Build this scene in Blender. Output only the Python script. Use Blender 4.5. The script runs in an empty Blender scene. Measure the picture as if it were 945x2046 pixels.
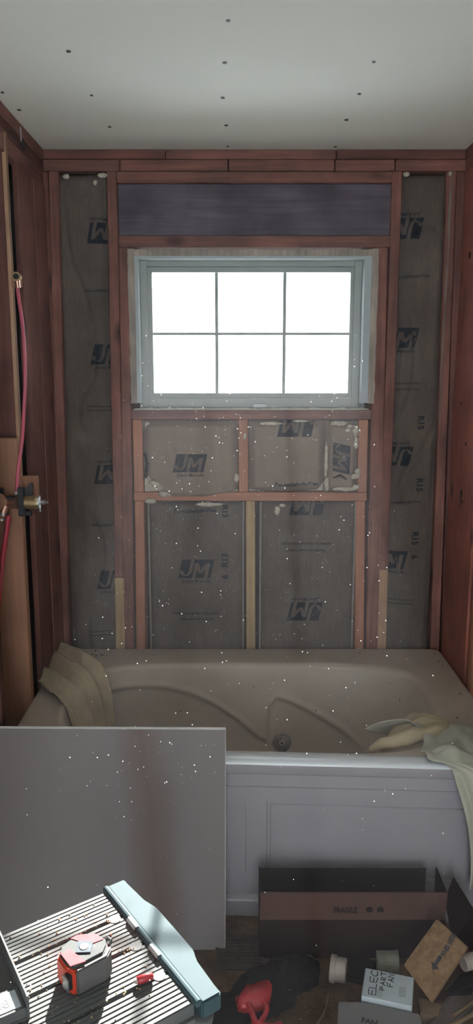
import bpy, bmesh, math, random
from math import sin, cos, pi, tan, atan
from mathutils import Vector, Matrix, noise
random.seed(7)
SC = bpy.context.scene
COL = SC.collection

# ------------------------------------------------------------------ camera
TH = math.radians(10.5); F = 1540.0; H = 1.607
cam = bpy.data.cameras.new('camera'); co = bpy.data.objects.new('camera', cam); COL.objects.link(co)
cam.sensor_fit = 'VERTICAL'; cam.sensor_height = 36; cam.lens = F / 2046 * 36
cam.clip_start = 0.05
co.location = (0, 0, H); co.rotation_euler = (pi / 2 - TH, 0, 0)
SC.camera = co
# ------------------------------------------------------------------ light
w = bpy.data.worlds.new('world'); SC.world = w; w.use_nodes = True
bg = w.node_tree.nodes['Background']; bg.inputs[0].default_value = (0.86, 0.93, 1.0, 1); bg.inputs[1].default_value = 6.0
sun = bpy.data.lights.new('sun', 'SUN'); so = bpy.data.objects.new('sun', sun); COL.objects.link(so)
sun.energy = 28; sun.angle = math.radians(0.6); sun.color = (1.0, 0.97, 0.92)
so.rotation_euler = Vector((-0.03, -1, -0.532)).to_track_quat('-Z', 'Y').to_euler()
so.location = (0.5, 6, 4)
SC.view_settings.view_transform = 'Standard'; SC.view_settings.look = 'None'
SC.view_settings.gamma = 1; SC.view_settings.use_curve_mapping = False
SC.view_settings.exposure = 0.45

# ------------------------------------------------------------------ helpers
def ray(px, py):
    u = (px - 472.5) / F; v = (py - 1023) / F
    return Vector((u, cos(TH) - v * sin(TH), -sin(TH) - v * cos(TH)))
def atY(px, py, Y):
    r = ray(px, py); t = Y / r.y
    return Vector((r.x * t, Y, H + r.z * t))
def atZ(px, py, z=0.0):
    r = ray(px, py); t = (z - H) / r.z
    return Vector((r.x * t, r.y * t, z))
def atX(px, py, X):
    r = ray(px, py); t = X / r.x
    return Vector((X, r.y * t, H + r.z * t))
def sstep(t):
    t = max(0, min(1, t)); return t * t * (3 - 2 * t)

MATS = {}
def nodes(name):
    m = bpy.data.materials.new(name); m.use_nodes = True
    nt = m.node_tree; b = nt.nodes['Principled BSDF']
    return m, nt, b
def coords(nt, scale=(1, 1, 1), rnd=True):
    tc = nt.nodes.new('ShaderNodeTexCoord'); mp = nt.nodes.new('ShaderNodeMapping')
    mp.inputs['Scale'].default_value = scale
    if rnd:
        oi = nt.nodes.new('ShaderNodeObjectInfo'); mu = nt.nodes.new('ShaderNodeVectorMath'); mu.operation = 'MULTIPLY_ADD'
        mu.inputs[1].default_value = (13.7, 9.1, 17.3)
        nt.links.new(oi.outputs['Random'], mu.inputs[0]); nt.links.new(tc.outputs['Object'], mu.inputs[2])
        nt.links.new(mu.outputs[0], mp.inputs[0])
    else:
        nt.links.new(tc.outputs['Object'], mp.inputs[0])
    return mp
def ntex(nt, mp, scale, detail=4, rough=.55):
    n = nt.nodes.new('ShaderNodeTexNoise'); n.inputs['Scale'].default_value = scale
    n.inputs['Detail'].default_value = detail; n.inputs['Roughness'].default_value = rough
    nt.links.new(mp.outputs[0], n.inputs['Vector']); return n
def ramp(nt, src, stops):
    r = nt.nodes.new('ShaderNodeValToRGB'); e = r.color_ramp.elements
    while len(e) < len(stops): e.new(.5)
    for k, (p, c) in enumerate(stops):
        e[k].position = p; e[k].color = (*c, 1) if len(c) == 3 else c
    nt.links.new(src, r.inputs[0]); return r
def mixc(nt, fac, a, b, mode='MIX'):
    m = nt.nodes.new('ShaderNodeMix'); m.data_type = 'RGBA'; m.blend_type = mode
    if isinstance(fac, float): m.inputs[0].default_value = fac
    else: nt.links.new(fac, m.inputs[0])
    for sock, s in ((6, a), (7, b)):
        if isinstance(s, tuple): m.inputs[sock].default_value = (*s, 1)
        else: nt.links.new(s, m.inputs[sock])
    return m.outputs[2]
def bump(nt, b, src, strength=.3, dist=.002):
    n = nt.nodes.new('ShaderNodeBump'); n.inputs['Strength'].default_value = strength; n.inputs['Distance'].default_value = dist
    nt.links.new(src, n.inputs['Height']); nt.links.new(n.outputs[0], b.inputs['Normal'])
def sc3(c, k): return tuple(min(1, x * k) for x in c)

def wood(name, base, axis='z', dark=.55, knot=True, rough=.7, stain=0.35):
    m, nt, b = nodes(name)
    s = {'x': (1.2, 22, 22), 'y': (22, 1.2, 22), 'z': (22, 22, 1.2)}[axis]
    mp = coords(nt, s)
    n = ntex(nt, mp, 3.0, 6, .6); r = ramp(nt, n.outputs[0], [(.3, sc3(base, dark)), (.55, base), (.75, sc3(base, 1.25))])
    c = r.outputs[0]
    mp2 = coords(nt, (1, 1, 1)); n2 = ntex(nt, mp2, 5, 3); r2 = ramp(nt, n2.outputs[0], [(.35, (1 - stain,) * 3), (.65, (1.1,) * 3)])
    c = mixc(nt, 1.0, c, r2.outputs[0], 'MULTIPLY')
    if knot:
        ks = {'x': (3.2, 7, 7), 'y': (7, 3.2, 7), 'z': (7, 7, 3.2)}[axis]
        mp3 = coords(nt, ks); v = nt.nodes.new('ShaderNodeTexVoronoi'); v.inputs['Scale'].default_value = 1.0
        nt.links.new(mp3.outputs[0], v.inputs['Vector'])
        r3 = ramp(nt, v.outputs['Distance'], [(.03, (.12, .1, .1)), (.1, (.55, .5, .48)), (.17, (1, 1, 1))])
        c = mixc(nt, 1.0, c, r3.outputs[0], 'MULTIPLY')
    nt.links.new(c, b.inputs['Base Color']); b.inputs['Roughness'].default_value = rough
    bump(nt, b, n.outputs[0], .25, .001)
    return m
def plain(name, base, rough=.6, var=.15, scale=12, metallic=0, bmp=0, speck=None, spec=.5):
    m, nt, b = nodes(name)
    mp = coords(nt, (1, 1, 1)); n = ntex(nt, mp, scale, 5)
    r = ramp(nt, n.outputs[0], [(.3, sc3(base, 1 - var)), (.7, sc3(base, 1 + var))]); c = r.outputs[0]
    if speck:
        n2 = ntex(nt, mp, speck[1], 2); r2 = ramp(nt, n2.outputs[0], [(speck[2], (0, 0, 0)), (speck[2] + .03, (1, 1, 1))])
        c = mixc(nt, r2.outputs[0], c, speck[0])
    nt.links.new(c, b.inputs['Base Color']); b.inputs['Roughness'].default_value = rough; b.inputs['Metallic'].default_value = metallic
    b.inputs['Specular IOR Level'].default_value = spec
    if bmp: bump(nt, b, n.outputs[0], bmp, .003)
    return m
OLD = (.27, .105, .075); OLD2 = (.20, .070, .050)
M = {}
for a in 'xyz':
    M['old' + a] = wood('old_wood_' + a, OLD, a)
    M['dark' + a] = wood('dark_wood_' + a, OLD2, a)
    M['pine' + a] = wood('new_pine_' + a, (.36, .175, .10), a, .82, True, .65, .12)
M['warm'] = wood('warm_stud', (.44, .185, .105), 'z', .85, False, .7, .12)
M['warmx'] = wood('warm_block', (.44, .185, .105), 'x', .85, False, .7, .12)
M['pale'] = wood('pale_strip', (.50, .35, .17), 'z', .8, False, .7, .15)
M['pale2'] = wood('pale_new_wood', (.50, .30, .18), 'z', .85, False, .7, .15)
M['jamb'] = wood('weathered_jamb', (.42, .36, .30), 'z', .7, False, .8, .3)
M['header'] = wood('dark_header', (.14, .118, .15), 'x', .65, False, .8, .45)  # lens veil over the dark board is put in as a bluish tint
M['ceil'] = plain('ceiling_drywall', (.83, .84, .77), .95, .025, 2.5, spec=.1)
M['screw'] = plain('screw_dark', (.06, .05, .045), .5, .2)
M['vinyl'] = plain('window_vinyl', (.34, .375, .355), .4, .05, 6)
M['caulk'] = plain('white_foam_caulk', (.45, .44, .39), .8, .12, 60, bmp=.4)
M['white'] = plain('bright_white_liner', (.42, .48, .50), .35, .03)
M['tub'] = plain('dusty_acrylic_tub', (.50, .42, .335), .38, .10, 6, speck=((.12, .09, .07), 60, .74), spec=.35)
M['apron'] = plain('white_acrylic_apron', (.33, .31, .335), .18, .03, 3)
M['rim'] = plain('window_lit_rim', (.72, .75, .78), .15, .03, 3)  # window light on the lip is put in as a brighter base colour
M['jet'] = plain('jet_fitting', (.30, .27, .22), .35, .05)
M['black'] = plain('black_hole', (.012, .012, .012), .6, .1)
M['cloth'] = plain('beige_dust_sheet', (.46, .37, .24), .95, .18, 9, bmp=.2, spec=.1)
M['clothw'] = plain('pale_dust_sheet', (.46, .45, .37), .95, .14, 7, bmp=.2, spec=.1)
M['gypedge'] = plain('gypsum_edge', (.78, .78, .76), .9, .06, 30, spec=.1)
M['fiber'] = plain('glass_fibre', (.62, .57, .46), 1, .2, 70, bmp=1.0, spec=.05)
M['ink'] = plain('print_ink', (.022, .027, .036), .9, .25, 40, spec=.1)
M['steel'] = plain('zinc_steel', (.62, .64, .66), .3, .05, 10, metallic=1)
M['alu'] = plain('brushed_aluminium', (.100, .105, .105), .6, .10, 8, metallic=0, spec=.15)
M['alu2'] = plain('end_cap_aluminium', (.045, .078, .090), .6, .10, 8, metallic=0, spec=.08)
M['brass'] = plain('brass', (.55, .42, .22), .35, .1, 10, metallic=.9)
M['copper'] = plain('copper', (.65, .38, .28), .3, .1, 10, metallic=.9)
M['redpex'] = plain('red_pex', (.50, .04, .07), .35, .08)
M['pinkpex'] = plain('faded_red_pex', (.60, .12, .17), .35, .08)
M['blackpl'] = plain('black_plastic', (.018, .018, .02), .4, .1)
M['soft'] = plain('black_fabric', (.012, .011, .012), .95, .3, 60, bmp=.6, spec=.15)
M['red'] = plain('red_plastic', (.42, .03, .04), .35, .1, 20)
M['orange'] = plain('orange_red_shell', (.60, .06, .025), .35, .1, 20)
M['pink'] = plain('dusty_red_shell', (.45, .07, .08), .7, .2, 25, spec=.15)
M['grip'] = plain('grey_rubber_grip', (.09, .088, .085), .7, .15, 40, bmp=.2)
M['tapegrey'] = plain('grey_case_side', (.075, .080, .080), .7, .1, 40, spec=.15)
M['bluelabel'] = plain('dark_blue_label', (.03, .05, .07), .6, .4, 60, spec=.15)
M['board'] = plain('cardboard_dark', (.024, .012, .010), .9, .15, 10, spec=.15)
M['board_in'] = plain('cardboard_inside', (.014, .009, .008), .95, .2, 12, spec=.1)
M['paperwhite'] = plain('white_carton', (.50, .56, .60), .6, .04, 10)
M['greycard'] = plain('grey_carton', (.17, .165, .165), .7, .06, 10)
M['marker'] = plain('marker_black', (.02, .02, .03), .6, .1)
M['greyprint'] = plain('grey_print', (.33, .36, .38), .7, .1)
M['pvc'] = plain('off_white_pvc', (.38, .32, .28), .45, .08, 14)
M['cup'] = plain('cloudy_plastic_cup', (.22, .22, .17), .5, .25, 45)
M['tan'] = plain('crumpled_kraft', (.20, .135, .08), .9, .2, 18, bmp=.4)
M['debrisgrey'] = plain('dusty_wrap', (.14, .11, .10), .9, .3, 20, bmp=.4)
M['sheath'] = plain('sheathing_dark', (.05, .035, .03), .9, .3, 8)
M['rust'] = plain('dark_metal_register', (.06, .045, .035), .6, .3, 30)
M['litter'] = plain('floor_litter', (.10, .07, .05), 1, .4, 50)
M['sawdust'] = plain('sawdust', (.55, .42, .25), 1, .2, 50)
M['drywallback'] = plain('finished_wall', (.55, .53, .50), .9, .03, 4)
def kraft():
    m, nt, b = nodes('kraft_paper')
    mp = coords(nt, (1, 1, 1)); n = ntex(nt, mp, 5, 5); n2 = ntex(nt, coords(nt, (60, 60, 8)), 3, 3)
    r = ramp(nt, n.outputs[0], [(.3, (.100, .080, .066)), (.7, (.155, .125, .103))])
    r2 = ramp(nt, n2.outputs[0], [(.3, (.85,) * 3), (.7, (1.1,) * 3)])
    c = mixc(nt, 1.0, r.outputs[0], r2.outputs[0], 'MULTIPLY')
    nt.links.new(c, b.inputs['Base Color']); b.inputs['Roughness'].default_value = .85
    b.inputs['Specular IOR Level'].default_value = .2
    bump(nt, b, n2.outputs[0], .2, .001); return m
M['kraft'] = kraft()
M['kraft2'] = plain('kraft_light', (.26, .20, .158), .85, .1, 6, spec=.2)
M['flange'] = plain('kraft_flange', (.24, .21, .18), .8, .15, 20)
def gyp():
    m, nt, b = nodes('drywall_paper_stained')
    tc = nt.nodes.new('ShaderNodeTexCoord'); sp = nt.nodes.new('ShaderNodeSeparateXYZ'); nt.links.new(tc.outputs['Object'], sp.inputs[0])
    n = ntex(nt, coords(nt, (1, 1, 1), False), 4, 4, .5)
    def mth(op, a, b_, c_=None):
        q = nt.nodes.new('ShaderNodeMath'); q.operation = op
        for k, v in enumerate((a, b_, c_)):
            if v is None: continue
            if isinstance(v, (int, float)): q.inputs[k].default_value = v
            else: nt.links.new(v, q.inputs[k])
        return q.outputs[0]
    x = mth('MULTIPLY_ADD', sp.outputs['Z'], .12, sp.outputs['X'])     # a slightly slanting brown stain
    x = mth('MULTIPLY_ADD', n.outputs[0], .10, x)
    d = mth('ABSOLUTE', mth('SUBTRACT', x, .215), 0)
    r = ramp(nt, d, [(.0, (.172, .130, .116)), (.035, (.190, .152, .140)), (.085, (.218, .196, .200)), (.25, (.225, .200, .198)), (.6, (.215, .185, .178))])
    n2 = ntex(nt, coords(nt, (1, 1, 1), False), 160, 2); r2 = ramp(nt, n2.outputs[0], [(.70, (0, 0, 0)), (.74, (.3, .3, .3))])
    c = mixc(nt, r2.outputs[0], r.outputs[0], (.4, .38, .36))
    nt.links.new(c, b.inputs['Base Color']); b.inputs['Roughness'].default_value = .85; b.inputs['Specular IOR Level'].default_value = .2
    return m
M['gyp'] = gyp()
def floorm():
    m, nt, b = nodes('dirty_plywood_floor')
    mp = coords(nt, (1, 1, 1), False); n = ntex(nt, mp, 7, 6, .65); n2 = ntex(nt, mp, 80, 4)
    r = ramp(nt, n.outputs[0], [(.3, (.04, .024, .015)), (.5, (.125, .073, .038)), (.7, (.21, .13, .072))])
    r2 = ramp(nt, n2.outputs[0], [(.3, (.7,) * 3), (.7, (1.15,) * 3)])
    c = mixc(nt, 1.0, r.outputs[0], r2.outputs[0], 'MULTIPLY')
    nt.links.new(c, b.inputs['Base Color']); b.inputs['Roughness'].default_value = .85; bump(nt, b, n2.outputs[0], .5, .002); return m
M['floor'] = floorm()
def osb():
    m, nt, b = nodes('brown_pulp_board')
    mp = coords(nt, (1, 1, 1), False); n = ntex(nt, mp, 45, 4, .7)
    r = ramp(nt, n.outputs[0], [(.3, (.14, .075, .035)), (.7, (.27, .16, .08))])
    nt.links.new(r.outputs[0], b.inputs['Base Color']); b.inputs['Roughness'].default_value = .9; bump(nt, b, n.outputs[0], .4, .002); return m
M['osb'] = osb()
def glass():
    m, nt, b = nodes('window_glass'); nt.nodes.remove(b)
    t = nt.nodes.new('ShaderNodeBsdfTransparent'); g = nt.nodes.new('ShaderNodeBsdfGlossy'); g.inputs['Roughness'].default_value = .05
    fr = nt.nodes.new('ShaderNodeFresnel'); fr.inputs[0].default_value = 1.3
    mx = nt.nodes.new('ShaderNodeMixShader'); nt.links.new(fr.outputs[0], mx.inputs[0]); nt.links.new(t.outputs[0], mx.inputs[1]); nt.links.new(g.outputs[0], mx.inputs[2])
    nt.links.new(mx.outputs[0], nt.nodes['Material Output'].inputs[0]); return m
M['glass'] = glass()
def motem():
    m, nt, b = nodes('dust_mote'); nt.nodes.remove(b)
    t = nt.nodes.new('ShaderNodeBsdfTranslucent'); d = nt.nodes.new('ShaderNodeBsdfDiffuse')
    for s in (t, d): s.inputs[0].default_value = (.9, .9, .88, 1)
    mx = nt.nodes.new('ShaderNodeMixShader'); mx.inputs[0].default_value = .3
    nt.links.new(t.outputs[0], mx.inputs[1]); nt.links.new(d.outputs[0], mx.inputs[2])
    nt.links.new(mx.outputs[0], nt.nodes['Material Output'].inputs[0]); return m
M['mote'] = motem()

WL = {}
def tag(o, label=None, cat=None, group=None, kind=None):
    if label: o['label'] = label
    if cat: o['category'] = cat
    if group: o['group'] = group
    if kind: o['kind'] = kind
    return o
def thing(name, label=None, cat=None, loc=(0, 0, 0), group=None, kind=None):
    o = bpy.data.objects.new(name, None); COL.objects.link(o); o.location = loc; o.empty_display_size = .05
    WL[o.name] = Vector(loc)
    return tag(o, label, cat, group, kind)
def obj(name, bm, mat, parent=None, label=None, origin=None, smooth=False, kind=None, mat2=None):
    """bm in world coordinates -> one mesh object, re-based on its own origin"""
    me = bpy.data.meshes.new(name)
    if smooth:
        for f in bm.faces: f.smooth = True
    if origin is None and len(bm.verts):
        xs = [v.co for v in bm.verts]
        origin = Vector(((min(p.x for p in xs) + max(p.x for p in xs)) / 2, (min(p.y for p in xs) + max(p.y for p in xs)) / 2, min(p.z for p in xs)))
    origin = Vector(origin)
    bmesh.ops.translate(bm, verts=bm.verts, vec=-origin)
    bm.to_mesh(me); bm.free(); me.materials.append(mat)
    if mat2: me.materials.append(mat2)
    o = bpy.data.objects.new(name, me); COL.objects.link(o)
    WL[o.name] = origin
    if parent: o.parent = parent; o.location = origin - WL[parent.name]
    else: o.location = origin
    if label: o['label'] = label
    if kind: o['kind'] = kind
    return o
def hexa(bm, p, bev=0):
    """p: 8 points, bottom 4 ccw then top 4"""
    vs = [bm.verts.new(q) for q in p]
    fs = [(3, 2, 1, 0), (4, 5, 6, 7), (0, 1, 5, 4), (1, 2, 6, 5), (2, 3, 7, 6), (3, 0, 4, 7)]
    faces = [bm.faces.new([vs[i] for i in f]) for f in fs]
    if bev:
        es = list({e for f in faces for e in f.edges})
        bmesh.ops.bevel(bm, geom=es, offset=bev, segments=1, affect='EDGES', clamp_overlap=True)
    return bm
def box(bm, x0, x1, y0, y1, z0, z1, bev=0, m=None):
    p = [(x0, y0, z0), (x1, y0, z0), (x1, y1, z0), (x0, y1, z0), (x0, y0, z1), (x1, y0, z1), (x1, y1, z1), (x0, y1, z1)]
    if m is not None: p = [m @ Vector(q) for q in p]
    return hexa(bm, p, bev)
def B(*a, **k): return box(bmesh.new(), *a, **k)
def tube(bm, pts, rad, n=12, cap=True):
    pts = [Vector(p) for p in pts]; rings = []
    for i, p in enumerate(pts):
        d = (pts[min(i + 1, len(pts) - 1)] - pts[max(i - 1, 0)]).normalized()
        up = Vector((0, 0, 1)) if abs(d.z) < .9 else Vector((0, 1, 0))
        a = d.cross(up).normalized(); b = d.cross(a).normalized()
        r = rad[i] if isinstance(rad, (list, tuple)) else rad
        rings.append([bm.verts.new(p + (a * cos(2 * pi * k / n) + b * sin(2 * pi * k / n)) * r) for k in range(n)])
    for i in range(len(rings) - 1):
        for k in range(n): bm.faces.new((rings[i][k], rings[i][(k + 1) % n], rings[i + 1][(k + 1) % n], rings[i + 1][k]))
    if cap: bm.faces.new(rings[0][::-1]); bm.faces.new(rings[-1])
    return bm
def T(*a, **k): return tube(bmesh.new(), *a, **k)
def smooth_pts(pts, n=8):
    pts = [Vector(p) for p in pts]; out = []
    for i in range(len(pts) - 1):
        p0 = pts[max(i - 1, 0)]; p1 = pts[i]; p2 = pts[i + 1]; p3 = pts[min(i + 2, len(pts) - 1)]
        for k in range(n):
            t = k / n
            out.append(.5 * ((2 * p1) + (p2 - p0) * t + (2 * p0 - 5 * p1 + 4 * p2 - p3) * t * t + (3 * p1 - p0 - 3 * p2 + p3) * t ** 3))
    out.append(pts[-1]); return out
def prism(bm, poly, d, bev=0, taper=None):
    """poly list of Vectors, extruded by vector d"""
    a = [bm.verts.new(p) for p in poly]; b = [bm.verts.new(Vector(p) + d) for p in poly]; n = len(poly)
    fs = [bm.faces.new(a[::-1]), bm.faces.new(b)] + [bm.faces.new((a[i], a[(i + 1) % n], b[(i + 1) % n], b[i])) for i in range(n)]
    if bev:
        bmesh.ops.bevel(bm, geom=list({e for f in fs for e in f.edges}), offset=bev, segments=2, affect='EDGES')
    return bm
def grid(bm, nx, ny, fn):
    vs = [[bm.verts.new(fn(i / nx, j / ny)) for j in range(ny + 1)] for i in range(nx + 1)]
    for i in range(nx):
        for j in range(ny): bm.faces.new((vs[i][j], vs[i + 1][j], vs[i + 1][j + 1], vs[i][j + 1]))
    return bm
def solid(o, t, off=0):
    m = o.modifiers.new('solidify', 'SOLIDIFY'); m.thickness = t; m.offset = off; return o
def text_bm(s, size, shear=0, bold=0):
    cu = bpy.data.curves.new('t', 'FONT'); cu.body = s; cu.size = size; cu.shear = shear; cu.offset = bold
    cu.align_x = 'CENTER'; cu.align_y = 'CENTER'; cu.resolution_u = 3
    o = bpy.data.objects.new('t', cu); COL.objects.link(o)
    dg = bpy.context.evaluated_depsgraph_get(); me = bpy.data.meshes.new_from_object(o.evaluated_get(dg))
    bm = bmesh.new(); bm.from_mesh(me); bpy.data.objects.remove(o); bpy.data.curves.remove(cu); bpy.data.meshes.remove(me)
    bmesh.ops.triangulate(bm, faces=bm.faces)
    return bm

# ------------------------------------------------------------------ room shell
YW = 2.98
ZC = atY(472, 298, YW).z
def X(px, py=660, Y=YW): return atY(px, py, Y).x
def Z(py, Y=YW): return atY(472, py, Y).z
XL, XR = -.70, .83
f = obj('floor', B(-1.75, 1.75, 1.3, 3.09, -.05, 0), M['floor'], kind='structure')
M['bouncefloor'] = plain('pale_bounce_floor', (.74, .72, .66), .6, .06, 4)  # unseen pale floor added to bounce sun up to the ceiling
obj('floor', B(-1.75, 1.75, -1.8, 1.2995, -.05, 0), M['bouncefloor'], kind='structure')
c = thing('ceiling', kind='structure', loc=(0, 1, ZC))
obj('drywall_sheet', B(-1.75, 1.75, -1.8, YW + .11, ZC, ZC + .0127), M['ceil'], c)
for k, (px, py) in enumerate([(456, 41), (137, 102), (449, 125), (747, 123), (5, 184), (183, 190), (445, 195), (718, 187), (219, 253), (452, 250), (692, 239), (38, 219), (455, 292), (670, 293)]):
    p = atZ(px, py, ZC); r = random.uniform(.0045, .0065)
    a = random.uniform(-.3, .3)
    obj('screw', T([(p.x, p.y, ZC - .0022), (p.x, p.y, ZC + .002)], r, 10), M['screw'], c)

# ---- back wall framing
wb = thing('wall_back', kind='structure', loc=(0, YW, 0))
YB = YW + .089
def wpiece(name, pxt, pyt, pxb, pyb, wid, mat, z0=None, z1=None, y0=YW, y1=YB, label=None, bev=.0025):
    """vertical member from its left edge (top, bottom pixel) on the stud face plane"""
    a = atY(pxt, pyt, YW); b = atY(pxb, pyb, YW)
    z1 = a.z if z1 is None else z1; z0 = b.z if z0 is None else z0
    def xx(z): return a.x + (b.x - a.x) * ((z - a.z) / (b.z - a.z))
    xb, xt = xx(z0), xx(z1)
    p = [(xb, y0, z0), (xb + wid, y0, z0), (xb + wid, y1, z0), (xb, y1, z0), (xt, y0, z1), (xt + wid, y0, z1), (xt + wid, y1, z1), (xt, y1, z1)]
    return obj(name, hexa(bmesh.new(), p, bev), mat, wb, label)
zp1, zp2, zp3 = Z(298), Z(318), Z(342)
# double top plate in lengths
obj('top_plate', B(XL - .09, X(330, 310), YW, YB, zp2 + .001, zp1 - .001, bev=.002), M['darkx'], wb)
obj('top_plate', B(X(331, 310), X(672, 310), YW + .002, YB, zp2 + .001, zp1 - .001, bev=.002), M['oldx'], wb)
obj('top_plate', B(X(673, 310), XR + .09, YW, YB, zp2 + .001, zp1 - .001, bev=.002), M['darkx'], wb)
for a, b, o_ in ((None, 238, 0), (240, 455, .001), (457, 668, -.001), (670, 789, .002), (791, None, 0)):
    x0 = XL - .09 if a is None else X(a, 330); x1 = XR + .09 if b is None else X(b, 330)
    obj('top_plate', B(x0, x1, YW + o_, YB, zp3 + .001, zp2 - .001, bev=.002), M['oldx'], wb)
zb = .06
# outer studs
wpiece('stud', 97, 345, 121, 1290, .036, M['oldz'], z0=0, z1=zp3)
wpiece('stud', 893, 345, 860, 1290, .036, M['oldz'], z0=0, z1=zp3)
wpiece('stud', 914, 345, 882, 1290, .036, M['darkz'], z0=0, z1=zp3, y0=YW + .006)
obj('stud', B(XL - .06, X(97, 345) - .004, YW + .004, YB, 0, zp3 - .001, bev=.002), M['darkz'], wb)
# king and trimmer studs
zsl = Z(1155)
wpiece('stud', 213, 345, 229, 1155, .037, M['oldz'], z0=zsl, z1=zp3)
wpiece('stud', 229, 1155, 231, 1290, .037, M['pale'], z0=0, z1=zsl - .001, label='pale yellowish new wood at the foot of the stud')
wpiece('trimmer_stud', 237, 495, 249, 1290, .038, M['oldz'], z0=0, z1=Z(494))
zsr = Z(1138)
wpiece('stud', 784, 345, 757, 1137, .037, M['oldz'], z0=zsr, z1=zp3)
wpiece('stud', 757, 1138, 753, 1290, .037, M['pale2'], z0=0, z1=zsr - .001, label='pale new wood at the foot of the stud')
wpiece('trimmer_stud', 748, 495, 731, 1290, .051, M['oldz'], z0=0, z1=Z(494))
x0h, x1h = X(235, 420) , X(782, 420)
obj('header_plate', B(x0h, x1h, YW + .001, YB, Z(365), zp3 - .001, bev=.002), M['oldx'], wb)
obj('header', B(x0h, x1h, YW + .014, YB, Z(471) + .001, Z(365) - .001, bev=.002), M['header'], wb, 'dark header board above the window, bluish lens veil in its colour')
obj('header_plate', B(X(237, 485), X(780, 485), YW, YB, Z(494), Z(471), bev=.002), M['oldx'], wb)
# sill, cripples, blocking
zs0, zs1 = Z(838), Z(819)
xs0, xs1 = X(262, 828), X(741, 828)
obj('sill_plate', B(xs0, xs1, YW - .001, YB, zs0, zs1, bev=.002), M['oldx'], wb)
zk0, zk1 = Z(1001), Z(984)
for a, b, mt in ((264, 268, 'warm'), (476, 477, 'warm'), (717, 714, 'warm')):
    wpiece('cripple_stud', a, 838, b, 983, .037, M[mt], z0=zk1 + .001, z1=zs0 - .001, y0=YW + .003)
obj('blocking', B(X(267, 992), X(733, 992), YW + .001, YB, zk0, zk1, bev=.002), M['warmx'], wb)
wpiece('cripple_stud', 269, 1003, 272, 1290, .037, M['warm'], z0=0, z1=zk0 - .001, y0=YW + .003)
wpiece('cripple_stud', 491, 1003, 492, 1290, .037, M['pale'], z0=0, z1=zk0 - .001, y0=YW + .003, label='paler yellow pine cripple stud')
wpiece('cripple_stud', 711, 1003, 709, 1290, .037, M['warm'], z0=0, z1=zk0 - .001, y0=YW + .003)
# sheathing with the window opening
ox0, ox1 = X(272), X(738); oz0, oz1 = Z(817), Z(512)
for q in ((XL - .1, ox0, 0, ZC), (ox1, XR + .1, 0, ZC), (ox0, ox1, 0, oz0), (ox0, ox1, oz1, ZC)):
    obj('sheathing', B(q[0], q[1], YB + .001, YB + .02, q[2], q[3]), M['sheath'], wb)
obj('bottom_plate', B(XL, XR, YW, YB, 0, .038, bev=.002), M['oldx'], wb)

# ---- window
win = thing('window_1', kind='structure', loc=((ox0 + ox1) / 2, YW + .05, oz0))
def ring(name, x0, x1, z0, z1, t, y0, y1, mat, tb=None, tt=None, bev=.0015):
    tb = t if tb is None else tb; tt = t if tt is None else tt
    for q in ((x0, x0 + t, z0, z1), (x1 - t, x1, z0, z1), (x0 + t, x1 - t, z0, z0 + tb), (x0 + t, x1 - t, z1 - tt, z1)):
        obj(name, B(q[0], q[1], y0, y1, q[2], q[3], bev=bev), mat, win)
# rough wooden jamb edge proud of the studs
jx0, jx1 = X(259), X(758, 500); jt = Z(498)
jx1 = X(751)
def rough(x0, x1, z0, z1, nseg, amp, vert):
    bm = bmesh.new(); n = nseg
    pts = []
    def prof(k, side):
        j = (noise.noise(Vector((k * .9, side * 7.3, 1.7)))) * amp
        return j
    for k in range(n):
        t0, t1 = k / n, (k + 1) / n
        if vert:
            za, zb_ = z0 + (z1 - z0) * t0, z0 + (z1 - z0) * t1
            p = [(x0 + prof(k, 0), YW - .012, za), (x1, YW - .012, za), (x1, YW + .004, za), (x0, YW + .004, za),
                 (x0 + prof(k + 1, 0), YW - .012, zb_), (x1, YW - .012, zb_), (x1, YW + .004, zb_), (x0, YW + .004, zb_)]
        else:
            xa, xb = x0 + (x1 - x0) * t0, x0 + (x1 - x0) * t1
            p = [(xa, YW - .012, z0), (xb, YW - .012, z0), (xb, YW + .004, z0), (xa, YW + .004, z0),
                 (xa, YW - .012, z1 + prof(k, 1)), (xb, YW - .012, z1 + prof(k + 1, 1)), (xb, YW + .004, z1), (xa, YW + .004, z1)]
        hexa(bm, p)
    bmesh.ops.remove_doubles(bm, verts=bm.verts, dist=.00005)
    return bm
obj('jamb_board', rough(jx0, ox0, Z(806), jt, 24, .004, True), M['jamb'], win)
obj('jamb_board', rough(jx1, ox1, Z(806), jt, 24, -.004, True), M['jamb'], win)
obj('jamb_board', rough(ox0, ox1, oz1, jt - .002, 30, .005, False), M['jamb'], win)
# white liner returns
YF = YW + .046
obj('liner', B(ox0, ox0 + .013, YW - .010, YF + .02, Z(805), oz1), M['white'], win)
obj('liner', B(ox1 - .026, ox1, YW - .010, YF + .02, Z(805), oz1), M['white'], win)
obj('liner', B(ox0 + .013, ox1 - .026, YW - .010, YF + .02, oz1 - .010, oz1), M['white'], win)
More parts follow.
